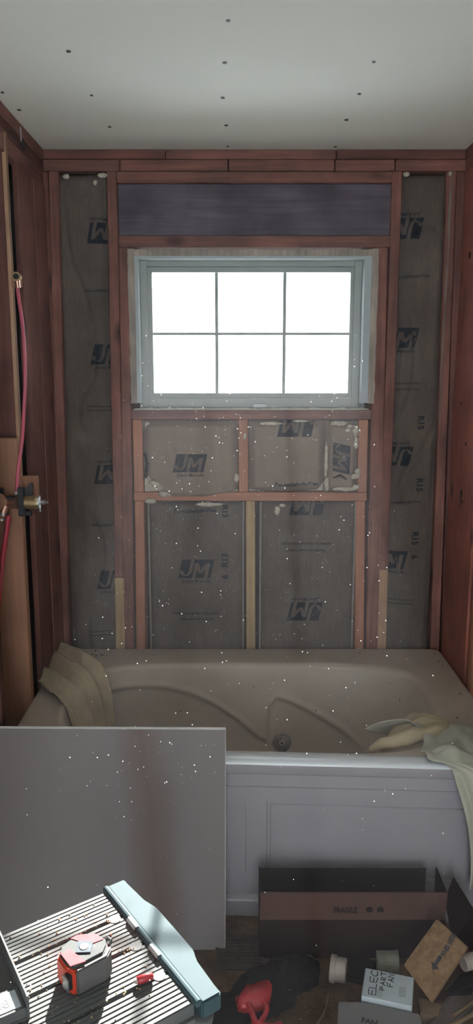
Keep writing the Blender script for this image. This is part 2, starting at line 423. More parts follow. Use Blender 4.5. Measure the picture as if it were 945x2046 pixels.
# vinyl frame and sash
gx0, gx1 = X(306, 660, YF + .02), X(697, 660, YF + .02)
gz0, gz1 = Z(785, YF + .02), Z(545, YF + .02)
fx0, fx1 = ox0 + .013, ox1 - .026
sx0, sx1 = X(295, 660, YF), X(706, 660, YF); sz0, sz1 = Z(796, YF), Z(532, YF)
def ring2(name, xo0, xo1, zo0, zo1, xi0, xi1, zi0, zi1, y0, y1, mat):
    for q in ((xo0, xi0, zo0, zo1), (xi1, xo1, zo0, zo1), (xi0, xi1, zo0, zi0), (xi0, xi1, zi1, zo1)):
        obj(name, B(q[0], q[1], y0, y1, q[2], q[3], bev=.0015), mat, win)
ring2('window_frame', fx0, fx1, oz0 + .002, oz1 - .010, sx0, sx1, sz0, sz1, YF, YB, M['vinyl'])
ring2('window_sash', sx0 + .001, sx1 - .001, sz0 + .001, sz1 - .001, gx0, gx1, gz0, gz1, YF + .008, YB, M['vinyl'])
obj('window_frame', B(ox0, fx0, YF + .021, YB, oz0, oz1), M['vinyl'], win); obj('window_frame', B(fx1, ox1, YF + .021, YB, oz0, oz1), M['vinyl'], win)
obj('pane', B(gx0 - .003, gx1 + .003, YF + .030, YF + .033, gz0 - .003, gz1 + .003), M['glass'], win)
YM = YF + .024
for px in (433, 568):
    x = X(px, 660, YM); obj('muntin', B(x - .0062, x + .0062, YM, YM + .005, gz0, gz1, bev=.001), M['vinyl'], win)
zm = Z(667, YM); obj('muntin', B(gx0, gx1, YM - .0006, YM + .0056, zm - .0055, zm + .0055, bev=.001), M['vinyl'], win)
bm = bmesh.new(); n = 60
for k in range(n):
    xa = xs0 + .01 + (xs1 - xs0 - .02) * k / n; xb = xs0 + .01 + (xs1 - xs0 - .02) * (k + 1) / n
    h0 = .004 + .004 * abs(noise.noise(Vector((k * .4, 0, 0)))); h1 = .004 + .004 * abs(noise.noise(Vector(((k + 1) * .4, 0, 0))))
    hexa(bm, [(xa, YW - .006, zs1), (xb, YW - .006, zs1), (xb, YF, zs1), (xa, YF, zs1), (xa, YW - .006, zs1 + h0), (xb, YW - .006, zs1 + h1), (xb, YF, zs1 + h1), (xa, YF, zs1 + h0)])
bmesh.ops.remove_doubles(bm, verts=bm.verts, dist=.00005)
obj('caulk_bead', bm, M['caulk'], win)
lt = obj('latch', B(X(506, 812), X(532, 812), YW + .012, YF - .001, zs1 + .008, zs1 + .020, bev=.002), M['white'], win)
obj('latch_lever', B(X(540, 812), X(552, 812), YW + .02, YF - .001, zs1 + .008, zs1 + .013, bev=.002), M['white'], win)

# ---- left wall
wl = thing('wall_left', kind='structure', loc=(XL, 2.6, 0))
XLo = XL - .089
obj('wide_board', B(XL - .02, XL - .001, 2.63, 2.815, 0, zp3 - .06), M['darkz'], wl)
obj('wide_board', B(XL - .02, XL + .001, 2.818, YW - .003, 0, zp3 - .06), M['oldz'], wl)
obj('top_plate', B(XLo, XL + .002, 1.65, YW - .002, ZC - .040, ZC - .001, bev=.002), M['oldy'], wl)
obj('top_plate', B(XLo, XL, 1.65, YW - .002, ZC - .080, ZC - .041, bev=.002), M['oldy'], wl)
obj('nailer', B(XL - .03, XL - .003, 1.65, YW - .004, ZC - .135, ZC - .081, bev=.002), M['oldy'], wl)
ys = 2.50
obj('stud', B(XLo - .03, XL - .012, ys, ys + .04, 1.39, ZC - .10, bev=.002), M['darkz'], wl)
p = atX(48, 880, XL); 
obj('lit_edge_strip', B(XL - .012, XL, ys - .004, ys + .02, Z(905, ys), Z(258, ys), bev=.001), M['pale2'], wl, 'thin pale strip drawing the lit edge of the stud')  # the stud's lit edge is put in as a strip of paler wood
obj('pine_stud', B(XLo - .02, XL + .004, ys - .045, ys - .006, 0, Z(876, ys - .045), bev=.003), M['pinez'], wl, 'new pale pine stud carrying the valve')
obj('stud', B(XLo, XL - .01, ys - .006, ys + .034, 0, 1.385, bev=.002), M['darkz'], wl)
obj('pine_block', B(XL - .03, XL + .045, ys - .004, ys + .034, Z(1010, ys), Z(953, ys), bev=.002), M['pinez'], wl)
for y_ in (2.15, 1.75): obj('stud', B(XLo, XL, y_, y_ + .038, 0, ZC - .085, bev=.002), M['oldz'], wl)
obj('sheathing', B(XLo - .02, XLo - .001, 1.65, YB, 0, ZC), M['sheath'], wl)
# ---- right wall
wr = thing('wall_right', kind='structure', loc=(XR, 2.6, 0))
XRo = XR + .089
M['redboard'] = wood('red_board', (.40, .125, .085), 'z', .7, True, .7, .3)
obj('wide_board', B(XR + .001, XR + .02, 2.66, YW - .003, 0, zp3), M['redboard'], wr, 'wide reddish board with dark knots')
obj('top_plate', B(XR - .002, XRo, 1.65, YW - .002, ZC - .040, ZC - .001, bev=.002), M['oldy'], wr)
obj('top_plate', B(XR, XRo, 1.65, YW - .002, ZC - .080, ZC - .041, bev=.002), M['oldy'], wr)
obj('stud', B(XR, XRo, 2.575, 2.613, 0, ZC - .081, bev=.002), M['warm'], wr)
for y_ in (2.17, 1.76): obj('stud', B(XR, XRo, y_, y_ + .038, 0, ZC - .085, bev=.002), M['oldz'], wr)
obj('sheathing', B(XRo + .001, XRo + .02, 1.65, YB, 0, ZC), M['sheath'], wr)
for (px, py, r_) in ((921, 806, .007), (938, 510, .012), (921, 985, .012), (930, 887, .007), (923, 1003, .008)):
    q = atX(px, py, XR)
    if q.y < 2.97: obj('knot', T([(XR - .0004, q.y, q.z), (XR + .004, q.y, q.z)], [r_, r_ * .8], 12), M['black'], wr)
# rest of the room behind the camera (wider), with an unseen doorway added for sky fill
wk = thing('wall_front', kind='structure', loc=(0, -1.8, 0))
for q in ((-1.75, -.5, 0, ZC), (.5, 1.75, 0, ZC), (-.5, .5, 2.05, ZC)):
    obj('wall_panel', B(q[0], q[1], -1.9, -1.8, q[2], q[3]), M['drywallback'], wk)
ws = thing('wall_side', kind='structure', loc=(0, 0, 0))
for sx in (-1, 1):
    a, b = (XLo - .02, -1.85) if sx < 0 else (XRo + .02, 1.85)
    obj('wall_panel', B(min(sx * 1.75, sx * 1.85), max(sx * 1.75, sx * 1.85), -1.9, 1.64, 0, ZC), M['drywallback'], ws)
    obj('wall_panel', B(min(a, b), max(a, b), 1.55, 1.649, 0, ZC), M['drywallback'], ws)

# ------------------------------------------------------------------ insulation
CL = {}
def clip(bm, par):
    x0, x1, z0, z1 = CL[par.name]
    for co_, no in (((x0, 0, 0), (-1, 0, 0)), ((x1, 0, 0), (1, 0, 0)), ((0, 0, z0), (0, 0, -1)), ((0, 0, z1), (0, 0, 1))):
        bmesh.ops.bisect_plane(bm, geom=bm.verts[:] + bm.edges[:] + bm.faces[:], plane_co=co_, plane_no=no, clear_outer=True)
    return bm
def logo(par, cx, cz, wd, rot=0, yf=None, caption=True):
    """printed emblem: slanted dark field with two pale letters, caption under it"""
    h = wd * .60
    def place(bm, lift):
        for v in bm.verts:
            a, b = v.co.x, v.co.y
            x = cx + a * cos(rot) - b * sin(rot); z = cz + a * sin(rot) + b * cos(rot)
            v.co = Vector((x, yf(x, z) - lift, z))
        return bm
    bm = bmesh.new(); s = .22
    def q(x0, x1, y0, y1):
        nx = max(1, int((x1 - x0) / .006)); ny = max(1, int((y1 - y0) / .006))
        g = [[bm.verts.new((x0 + (x1 - x0) * i / nx + (y0 + (y1 - y0) * j / ny) * s, y0 + (y1 - y0) * j / ny, 0)) for j in range(ny + 1)] for i in range(nx + 1)]
        for i in range(nx):
            for j in range(ny): bm.faces.new((g[i][j], g[i + 1][j], g[i + 1][j + 1], g[i][j + 1]))
    q(-wd / 2, wd / 2, -h / 2, h / 2)
    obj('printed_logo', clip(place(bm, .0012), par), M['ink'], par)
    t = bmesh.new(); sw = .105
    def seg(p, q_, w0=sw, w1=sw):
        p = Vector((p[0] * wd, p[1] * h)); q_ = Vector((q_[0] * wd, q_[1] * h)); n_ = max(2, int((q_ - p).length / .006))
        g = []
        for i in range(n_ + 1):
            c_ = p.lerp(q_, i / n_); ww = (w0 + (w1 - w0) * i / n_) * wd / 2
            g.append([t.verts.new((c_.x + k * ww + c_.y * s, c_.y, 0)) for k in (-1, 0, 1)])
        for i in range(n_):
            for k in (0, 1): t.faces.new((g[i][k], g[i][k + 1], g[i + 1][k + 1], g[i + 1][k]))
    J = [(-.165, .5), (-.165, -.10), (-.185, -.24), (-.23, -.33), (-.30, -.37)]
    for a_, b_ in zip(J, J[1:]): seg(a_, b_)
    for a_, b_ in zip([(-.27, -.36), (-.35, -.33), (-.40, -.26), (-.44, -.16)], [(-.35, -.33), (-.40, -.26), (-.44, -.16), (-.47, -.10)]): seg(a_, b_, .14, .10)
    seg((-.02, -.5), (-.02, .30)); seg((-.03, .30), (.15, -.22), .13, .10); seg((.15, -.22), (.35, .30), .10, .13); seg((.35, .30), (.35, -.5))
    obj('logo_letters', clip(place(t, .0022), par), M['kraft'], par)
    if caption:
        t = text_bm('Johns Manville', wd * .155, .2, .0002)
        for v in t.verts: v.co.y -= h * .66
        obj('logo_caption', clip(place(t, .0015), par), M['ink'], par)
def words(par, s, cx, cz, size, rot=0, yf=None, wave=0, name='printed_text', bold=.0003, sx=1.0):
    t = text_bm(s, size, 0, bold)
    for v in t.verts:
        a, b = v.co.x * sx, v.co.y + wave * sin(v.co.x * 26)
        x = cx + a * cos(rot) - b * sin(rot); z = cz + a * sin(rot) + b * cos(rot)
        v.co = Vector((x, yf(x, z) - .0016, z))
    return obj(name, clip(t, par), M['ink'], par)
def batt(label, x0, x1, z0, z1, Yf, bulge, wr_, seed, mat='kraft', zbot=None, ztop=None, xl=None, nx=26, nz=60):
    b = thing('insulation_batt', label, 'insulation', ((x0 + x1) / 2, YB - .03, z0), 'insulation batts in the back wall')
    CL[b.name] = (x0, x1, z0, z1)
    def yf(x, z):
        u = (x - x0) / (x1 - x0); t = (z - z0) / (z1 - z0)
        e = max(0, min(u, 1 - u, .5)) * (x1 - x0); e2 = max(0, min(t, 1 - t)) * (z1 - z0)
        r = sstep(e / .03) * sstep(e2 / .03)
        wv = noise.noise(Vector((x * 9 + seed, z * 2.6, seed))) * wr_ + noise.noise(Vector((x * 24, z * 7 + seed, 3.1))) * wr_ * .35
        # sharp creases
        cz_ = abs(noise.noise(Vector((x * 6 + seed * 2, z * 2.2 - seed, 9.0))))
        cr = wr_ * .8 * max(0, 1 - cz_ * 14)
        return Yf + .012 * (1 - r) - bulge * r - wv * r + cr * r
    bm = bmesh.new()
    def fn(u, t):
        xx = x0 + (x1 - x0) * u
        zl = zbot(u) if zbot else z0; zt = ztop(u) if ztop else z1
        if xl: xx += xl(t) * (1 - u)
        zz = zl + (zt - zl) * t
        return (xx, yf(xx, zz), zz)
    grid(bm, nx, nz, fn)
    o = obj('kraft_facing', bm, M[mat], b, smooth=True); solid(o, .0015, -1)
    box_ = B(x0 + .004, x1 - .004, Yf + .02, YB - .001, z0 + .004, z1 - .004)
    obj('fibre_core', box_, M['fiber'], b)
    return b, yf
def fluff(par, pts, seed=0):
    """cream glass-fibre tufts; pts = (x, y, z, r)"""
    for (x, y, z, r) in pts:
        bm = bmesh.new(); bmesh.ops.create_icosphere(bm, subdivisions=3, radius=1)
        for v in bm.verts:
            d = 1 + .5 * noise.noise(v.co * 2.3 + Vector((x * 50, z * 40, seed))) + .25 * noise.noise(v.co * 6 + Vector((z * 30, 1, 2)))
            v.co = Vector((x + v.co.x * r[0] * d, y + v.co.y * r[1] * d, z + v.co.z * r[2] * d))
        obj('fibre_tuft', bm, M['fiber'], par, smooth=True)
YP = YW + .012
zt = zp3 - .004
# left long bay
xa, xb = X(122, 800), X(222, 800)
bl, yl = batt('tall narrow kraft-faced insulation batt between studs left of the window', xa, xb, .04, zt, YP + .010, .006, .016, 1.3, nx=30, nz=150)
for (px, py, r_) in ((210, 465, pi), (217, 708, 0), (224, 948, pi), (228, 1160, 0)):
    q = atY(px, py, YP); logo(bl, q.x, q.z, .125, r_, yl)
for (px, py) in ((196, 580), (208, 1049)):
    q = atY(px + 8, py, YP); words(bl, 'Formaldehyde-Free', q.x, q.z, .017, 0, yl, .002)
for py in (812, 820):
    q = atY(200, py, YP); words(bl, 'Thermal and Sound Control', q.x, q.z, .009, 0, yl)
for py in (1262, 1270):
    q = atY(200, py, YP); words(bl, 'Thermal and Sound Control', q.x, q.z, .008, 0, yl)
fluff(bl, [(X(205, 350), YW + .0, Z(350), (.017, .008, .008)), (X(131, 352), YW + .005, Z(352), (.011, .006, .009)), (X(190, 364), YW + .004, Z(364), (.008, .006, .008))], 1)
obj('kraft_flange', B(X(127, 900) - .004, X(127, 900) + .001, YW + .003, YW + .005, Z(830), Z(560)), M['flange'], bl)
# right long bay
xa, xb = X(798, 660), X(889, 660)
br, yr = batt('tall narrow kraft-faced insulation batt between studs right of the window', X(790, 800), X(890, 600), .04, zt, YP + .010, .006, .018, 5.1, nx=30, nz=150)
for (px, py, r_) in ((810, 455, pi), (800, 675, 0), (790, 912, pi), (779, 1120, 0)):
    q = atY(px, py, YP); logo(br, q.x, q.z, .125, r_, yr)
for (px, py, s) in ((841, 845, 'R15'), (838, 969, 'R15'), (829, 1076, 'R15'), (827, 1113, '6')):
    q = atY(px, py, YP); words(br, s, q.x, q.z, .034, -pi / 2, yr, bold=.0012)
for (px, py) in ((822, 552), (806, 1004)):
    q = atY(px, py, YP); words(br, 'Formaldehyde-Free', q.x, q.z, .017, 0, yr, .002)
for py in (766, 778, 1198, 1206):
    q = atY(812 if py < 900 else 797, py, YP); words(br, 'Thermal and Sound Control', q.x, q.z, .0095, 0, yr)
# torn pale flange along the right stud
bm = bmesh.new(); n = 60
def fl(u, t):
    z_ = Z(845) + (Z(345) - Z(845)) * t
    xr = X(890, 640) - .004 + .006 * (t) ; ww = .004 + .012 * max(0, noise.noise(Vector((t * 6.5, 3.3, 1)))) + .004 * noise.noise(Vector((t * 20, 1, 1)))
    return (xr - ww * (1 - u), YW + .001 - .003 * (1 - u), z_)
grid(bm, 2, n, fl)
solid(obj('torn_flange', bm, M['flange'], br), .0015)
fluff(br, [(X(812, 348), YW + .002, Z(348), (.012, .006, .008)), (X(899, 345), YW - .002, Z(347), (.005, .004, .008))], 3)
# under window, upper left (bulging over the block)
ua, ub = X(284, 900), X(477, 900)
def zb_ul(u):
    z = Z(986)
    if u < .12: return Z(940) + (Z(958) - Z(940)) * u / .12
    if u < .45: return Z(958) + (Z(999) - Z(958)) * sstep((u - .12) / .26)
    return Z(999) + (Z(977) - Z(999)) * ((u - .45) / .55)
b1, y1 = batt('upper left insulation batt under the window, bulging paper sagging over the blocking', ua, ub, Z(999), Z(840), YW + .006, .026, .004, 2.2, 'kraft2', zbot=zb_ul, nz=44, nx=44)
q = atY(380, 925, YW - .01); logo(b1, q.x, q.z, .118, 0, y1)
fluff(b1, [(X(310, 968), YW - .004, Z(965), (.022, .012, .012)), (X(330, 985), YW - .012, Z(986), (.024, .010, .009)), (X(302, 1000), YW - .01, Z(1000), (.022, .008, .010)),
           (X(418, 1009), YW - .001, Z(1008), (.052, .006, .008)), (X(296, 850), YW + .002, Z(853), (.012, .006, .018)), (X(472, 960), YW - .002, Z(955), (.010, .008, .016)), (X(489, 870), YW - .002, Z(872), (.005, .003, .01))], 5)
obj('torn_paper', T([atY(290, 905, YW - .003), atY(297, 925, YW - .008), atY(291, 955, YW - .004)], [.006, .012, .005], 8), M['ink'], b1)
# upper middle-right
ua, ub = X(496, 900), X(650, 900)
def zb_ur(u): return Z(977) + (Z(984) - Z(977)) * sin(pi * min(1, u * 1.1)) if u < .9 else Z(978) + (Z(960) - Z(978)) * (u - .9) / .1
b2, y2 = batt('upper right insulation batt under the window, flat kraft paper', ua, ub, Z(984), Z(840), YW + .004, .022, .003, 3.7, 'kraft2', zbot=zb_ur, nz=40, nx=40)
q = atY(592, 852, YW - .01); logo(b2, q.x, q.z, .130, pi, y2, caption=False)
q = atY(592, 967, YW - .01); words(b2, 'Formaldehyde-Free', q.x, q.z, .021, 0, y2, .0022, bold=.0008, sx=1.0)
fluff(b2, [(X(540, 846), YW - .012, Z(846), (.040, .004, .006)), (X(600, 842), YW - .016, Z(841), (.03, .003, .004))], 8)
# folded narrow piece at its right
ua, ub = X(648, 900), X(717, 900)
b3, y3 = batt('narrow folded strip of insulation with cream glass fibre spilling out, under the window', ua, ub, Z(984), Z(840), YW + .002, .030, .010, 8.8, 'kraft2', nz=40, nx=20)
q = atY(681, 915, YW - .01); logo(b3, q.x, q.z, .110, -pi / 2, y3, caption=False)
fluff(b3, [(X(700, 858), YW - .012, Z(862), (.030, .014, .026)), (X(708, 880), YW - .012, Z(885), (.014, .010, .024)), (X(676, 842), YW - .008, Z(846), (.03, .008, .009)),
           (X(692, 973), YW - .016, Z(972), (.050, .012, .015)), (X(652, 965), YW - .012, Z(966), (.010, .010, .026)), (X(650, 925), YW - .022, Z(920), (.006, .004, .07)), (X(714, 925), YW - .01, Z(945), (.010, .008, .02)), (X(705, 948), YW - .03, Z(950), (.014, .004, .010))], 2)
obj('torn_paper', T([atY(665, 955, YW - .03), atY(680, 950, YW - .036), atY(693, 958, YW - .03), atY(706, 945, YW - .03)], [.002, .006, .004, .001], 8), M['board'], b3)
# lower left
ua, ub = X(300, 1150), X(487, 1150)
b4, y4 = batt('lower left insulation batt under the window, marked 6 beside its logo', ua, ub, .04, zk0 - .008, YW + .012, .006, .003, 4.4, nz=70, nx=30)
q = atY(392, 1137, YW + .004); logo(b4, q.x, q.z, .128, 0, y4)
q = atY(449, 1022, YW + .004); words(b4, 'R13', q.x, q.z, .03, -pi / 2, y4, bold=.0014)
q = atY(450, 1120, YW + .004); words(b4, 'R13', q.x, q.z, .036, pi / 2, y4, bold=.0016)
q = atY(450, 1153, YW + .004); words(b4, '6', q.x, q.z, .036, pi / 2, y4, bold=.0016)
q = atY(390, 1021, YW + .004); words(b4, 'Formaldehyde-Free', q.x, q.z, .021, 0, y4, .002, bold=.0008)
for py, s in ((1226, 'WARNING: FACING WILL BURN'), (1237, 'Thermal and Sound Control')):
    q = atY(392, py, YW + .004); words(b4, s, q.x, q.z, .0125, 0, y4)
for px in (299, 486):
    obj('kraft_flange', B(X(px, 1150) - .0035, X(px, 1150) + .0035, YW + .006, YW + .008, .3, zk0 - .004), M['flange'], b4)
# lower right
ua, ub = X(520, 1150), X(708, 1150)
b5, y5 = batt('lower right insulation batt under the window, its printed logo upside down', ua, ub, .04, zk0 - .004, YW + .012, .006, .003, 6.6, nz=70, nx=30)
q = atY(609, 1222, YW + .004); logo(b5, q.x, q.z, .128, pi, y5)
q = atY(615, 1010, YW + .004); logo(b5, q.x, q.z, .128, pi, y5, caption=False)
for py, s in ((1086, 'WARNING: FACING WILL BURN'), (1100, 'Thermal and Sound Control')):
    q = atY(612, py, YW + .004); words(b5, s, q.x, q.z, .0135, pi, y5)
for px in (520, 707):
    obj('kraft_flange', B(X(px, 1150) - .004, X(px, 1150) + .004, YW + .006, YW + .008, .3, zk0 - .004), M['flange'], b5)
fluff(b5, [(X(554, 1018), YW - .001, Z(1020), (.010, .005, .016)), (X(564, 1012), YW - .001, Z(1010), (.012, .005, .006))], 9)

# ------------------------------------------------------------------ bathtub
TX0, TX1, TY1, TZ = -.695, .815, 2.955, .50
def fy(x): return 2.050 - .03 * x / .6 if x > 0 else 2.050 - .010 * x
tub = thing('bathtub', 'dusty off-white jetted alcove bathtub with panelled apron below the window', 'bathtub', (.055, 2.5, 0))
N = 224; cx, cy = (TX0 + TX1) / 2, 2.515
def sup(a0, a1, b0, b1, n, z, th):
    """superellipse with different left/right, front/back half extents"""
    c_, s_ = cos(th), sin(th); a = a1 if c_ > 0 else a0; b = b1 if s_ > 0 else b0
    r = (abs(c_ / a) ** n + abs(s_ / b) ** n) ** (-1 / n)
    return Vector((cx + r * c_, cy + r * s_, z))
A = (TX1 - TX0) / 2; Bk = TY1 - cy
def mixr(t, p, q): return p + (q - p) * t
prof = []   # (a0,a1,b0,b1,n,z)
prof.append((A, A, .455, Bk, 60, TZ - .03)); prof.append((A, A, .455, Bk, 60, TZ - .006)); prof.append((A - .004, A - .004, .451, Bk - .004, 50, TZ - .001)); prof.append((A - .012, A - .012, .443, Bk - .012, 40, TZ))
for t in (.25, .5, .75): prof.append((mixr(t, A - .012, .655), mixr(t, A - .012, .63), mixr(t, .443, .405), mixr(t, Bk - .012, .300), mixr(t, 14, 4.5), TZ))
prof.append((.650, .620, .410, .296, 4.4, TZ - .001))
for k in range(1, 7):
    t = k / 6; a = t * pi / 2
    prof.append((.650 - .022 * sin(a), .62 - .03 * sin(a), (.410 - .025 * sin(a)), .296 - .02 * sin(a), 4.0, TZ - .001 - .024 * (1 - cos(a))))
za, zb_ = TZ - .025, .13
for k in range(1, 47):
    t = k / 46
    prof.append((mixr(t, .628, .55), mixr(t, .59, .40 + .0 * t), mixr(t, .385, .28), mixr(t, .276, .215), mixr(t, 4.0, 3.2), mixr(t, za, zb_)))
for k in range(1, 7):
    a = k / 6 * pi / 2
    prof.append((.55 - .05 * (1 - cos(a)) * 1.2, .40 - .06 * (1 - cos(a)), .28 - .05 * (1 - cos(a)), .215 - .05 * (1 - cos(a)), 3.0, zb_ - .045 * sin(a)))
prof.append((.25, .2, .1, .09, 2.6, zb_ - .05))
CP = [(-.62, .425), (-.53, .418), (-.38, .42), (-.27, .412), (-.17, .385), (-.08, .345), (.01, .285), (.08, .225), (.115, .21)]
CQ = [(.13, .345), (.155, .372), (.2, .36), (.32, .30), (.42, .245), (.5, .19), (.6, .13)]
def curve(x):
    for L in (CP, CQ):
        for i in range(len(L) - 1):
            if L[i][0] <= x <= L[i + 1][0]:
                t = (x - L[i][0]) / (L[i + 1][0] - L[i][0]); return L[i][1] + (L[i + 1][1] - L[i][1]) * t
    if .115 < x < .13: return .21 + (.345 - .21) * sstep((x - .115) / .015)
    return 0
bm = bmesh.new(); rings = []
for k, q in enumerate(prof):
    rg = []
    for i in range(N):
        th = 2 * pi * (i + .5) / N
        # denser sampling towards the corners is not needed: N is high
        v = sup(*q, th)
        if k < 30:   # front outer edge follows the apron line, slightly skewed
            fr = sstep((cy - v.y) / .43) ; off = fy(v.x) - (cy - .455)
            v.y += off * (fr if v.y < cy else 0) * (1 if k < 12 else (30 - k) / 18)
        if v.y > cy + .08 and v.z < TZ - .02 and v.z > .06:
            d = .017 * sstep((curve(v.x) - v.z) / .016) * sstep((v.y - cy - .08) / .1) * sstep((v.z - .06) / .05)
            v.y += d
            v.y += .006 * math.exp(-((v.z - curve(v.x) - .006) / .010) ** 2) * -1 * sstep((v.y - cy - .08) / .1)
        rg.append(bm.verts.new(v))
    rings.append(rg)
for k in range(len(rings) - 1):
    for i in range(N): bm.faces.new((rings[k][i], rings[k][(i + 1) % N], rings[k + 1][(i + 1) % N], rings[k + 1][i]))
bm.faces.new(rings[-1])
from mathutils.bvhtree import BVHTree
bm.normal_update(); BV = BVHTree.FromBMesh(bm)
obj('basin', bm, M['tub'], tub, smooth=True)
# apron
bm = bmesh.new()
xc = [TX0, -.60, .036, .088, .735, TX1]; zc = [.062, .125, .367, .412, .418, TZ - .045]
pan = {(1, 1), (3, 1)}
V = {}
for i, x in enumerate(xc):
    for j, z in enumerate(zc):
        V[i, j] = bm.verts.new((x, fy(x) + (.012 if j < 4 else .006), z))
pf = []
for i in range(len(xc) - 1):
    for j in range(len(zc) - 1):
        fc = bm.faces.new((V[i, j], V[i + 1, j], V[i + 1, j + 1], V[i, j + 1]))
        if (i, j) in pan: pf.append(fc)
for fc in pf:
    r = bmesh.ops.inset_individual(bm, faces=[fc], thickness=.004, depth=-.007)
    r = bmesh.ops.inset_individual(bm, faces=[fc], thickness=.010, depth=0)
    r = bmesh.ops.inset_individual(bm, faces=[fc], thickness=.004, depth=.004)
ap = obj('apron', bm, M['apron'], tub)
def strip(profile, name, mat, n=30):
    bm = bmesh.new()
    def fn(u, t):
        x = TX0 + (TX1 - TX0) * u; k = t * (len(profile) - 1); i = min(int(k + 1e-6), len(profile) - 1)
        return (x, fy(x) + profile[i][0], profile[i][1])
    grid(bm, n, len(profile) - 1, fn); return obj(name, bm, mat, tub, smooth=True)
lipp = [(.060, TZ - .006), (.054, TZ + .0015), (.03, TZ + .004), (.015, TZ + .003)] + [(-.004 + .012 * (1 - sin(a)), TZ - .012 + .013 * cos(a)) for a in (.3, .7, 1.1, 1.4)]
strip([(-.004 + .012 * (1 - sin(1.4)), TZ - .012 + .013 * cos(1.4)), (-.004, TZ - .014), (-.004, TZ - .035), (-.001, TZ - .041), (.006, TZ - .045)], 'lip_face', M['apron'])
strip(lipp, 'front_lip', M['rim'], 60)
strip([(.012, .064), (-.004, .056), (-.006, .05), (-.006, .003)], 'plinth', M['apron'])
for sx, x in ((0, TX0), (1, TX1)):
    bm = bmesh.new(); p = [(x, fy(x) + .01, 0), (x, TY1, 0), (x, TY1, TZ - .02), (x, fy(x) + .01, TZ - .02)]
    bm.faces.new([bm.verts.new(q) for q in p]); solid(obj('side_panel', bm, M['apron'], tub), .004, 0)
# jets
def jet(x, y, z, nrm, r=.034):
    nrm = Vector(nrm).normalized(); c = Vector((x, y, z))
    bm = bmesh.new(); pr = [(0, r), (.005, r * .97), (.008, r * .85), (.004, r * .6), (.001, r * .5)]
    tube(bm, [c + nrm * a for a, _ in pr], [b for _, b in pr], 24)
    j = obj('jet', bm, M['jet'], tub, smooth=True)
    obj('nozzle', tube(bmesh.new(), [c + nrm * .001, c + nrm * .010], [r * .32, r * .26], 16), M['tub'], j)
    obj('nozzle_hole', tube(bmesh.new(), [c + nrm * .009, c + nrm * .0108], r * .14, 10), M['black'], j)
def on_tub(px, py):
    d = ray(px, py).normalized(); hit = BV.ray_cast(Vector((0, 0, H)), d)
    n_ = hit[1]
    if n_.dot(d) > 0: n_ = -n_
    return hit[0], n_
for px, py, rr_ in ((563, 1483, .038), (768, 1490, .024)):
    q, n_ = on_tub(px, py); jet(q.x, q.y, q.z, n_, rr_)
for (px, py) in ((718, 1305), (868, 1307), (876, 1322), (920, 1386), (913, 1434), (884, 1330)):
    q = atZ(px, py, TZ); obj('screw_hole', T([(q.x, q.y, TZ - .002), (q.x, q.y, TZ + .0006)], .004, 8), M['black'], tub)

# debris crumbs on the back left ledge
bm = bmesh.new()
for k in range(46):
    px = random.gauss(160, 22); py = random.gauss(1308, 5)
    q = atZ(px, py, TZ)
    if q.y > 2.93 or q.x < TX0 + .02: continue
    r = random.uniform(.0015, .005)
    bmesh.ops.create_icosphere(bm, subdivisions=1, radius=r, matrix=Matrix.Translation((q.x, q.y, TZ + r * .5)))
o = obj('debris_crumbs', bm, M['black']); tag(o, 'dark crumbs of debris on the back left tub ledge', 'debris', kind='stuff')

# dust sheets
def lerp_path(L, t):
    k = t * (len(L) - 1); i = min(int(k), len(L) - 2); f_ = k - i
    p0 = Vector(L[max(i - 1, 0)]); p1 = Vector(L[i]); p2 = Vector(L[i + 1]); p3 = Vector(L[min(i + 2, len(L) - 1)])
    return .5 * ((2 * p1) + (p2 - p0) * f_ + (2 * p0 - 5 * p1 + 4 * p2 - p3) * f_ ** 2 + (3 * p1 - p0 - 3 * p2 + p3) * f_ ** 3)
fe = [(-.728, 2.60, .40), (-.722, 2.58, .50), (-.700, 2.55, .522), (-.64, 2.47, .520), (-.585, 2.41, .507), (-.548, 2.38, .43), (-.52, 2.37, .30), (-.50, 2.37, .14)]
be = [(-.728, 2.93, .46), (-.722, 2.935, .505), (-.695, 2.925, .522), (-.60, 2.85, .522), (-.535, 2.77, .508), (-.50, 2.70, .43), (-.475, 2.63, .30), (-.44, 2.58, .14)]
bm = bmesh.new()
def fn(u, t):
    a, b_ = lerp_path(fe, u), lerp_path(be, u)
    p = a.lerp(b_, t)
    ph = t * 7.4 + .8 * sin(u * 3.0) + .8 * noise.noise(Vector((u * 2, t * 3, 4)))
    amp = (.012 + .030 * sstep(u * 1.3)) * (1 if .02 < u < .99 else .6)
    rg = (1 - abs(sin(ph * 1.25))) ** 1.2
    fold = amp * rg + .010 * noise.noise(Vector((u * 5, t * 7, 1))) + .004 * noise.noise(Vector((u * 12, t * 22, 1)))
    nrm = Vector((.25, -.15, 1)) if u < .5 else Vector((.8, -.2, .5))
    p += nrm.normalized() * (fold + .004)
    if u > .45: p += Vector((0, .015 * sin(ph * 1.5), 0))
    p.x = max(p.x, -.694)
    return p
grid(bm, 60, 110, fn)
o = obj('dust_sheet', bm, M['cloth'], smooth=True); solid(o, .004, 0); tag(o, 'crumpled beige dust sheet draped over the left end of the tub', 'cloth')
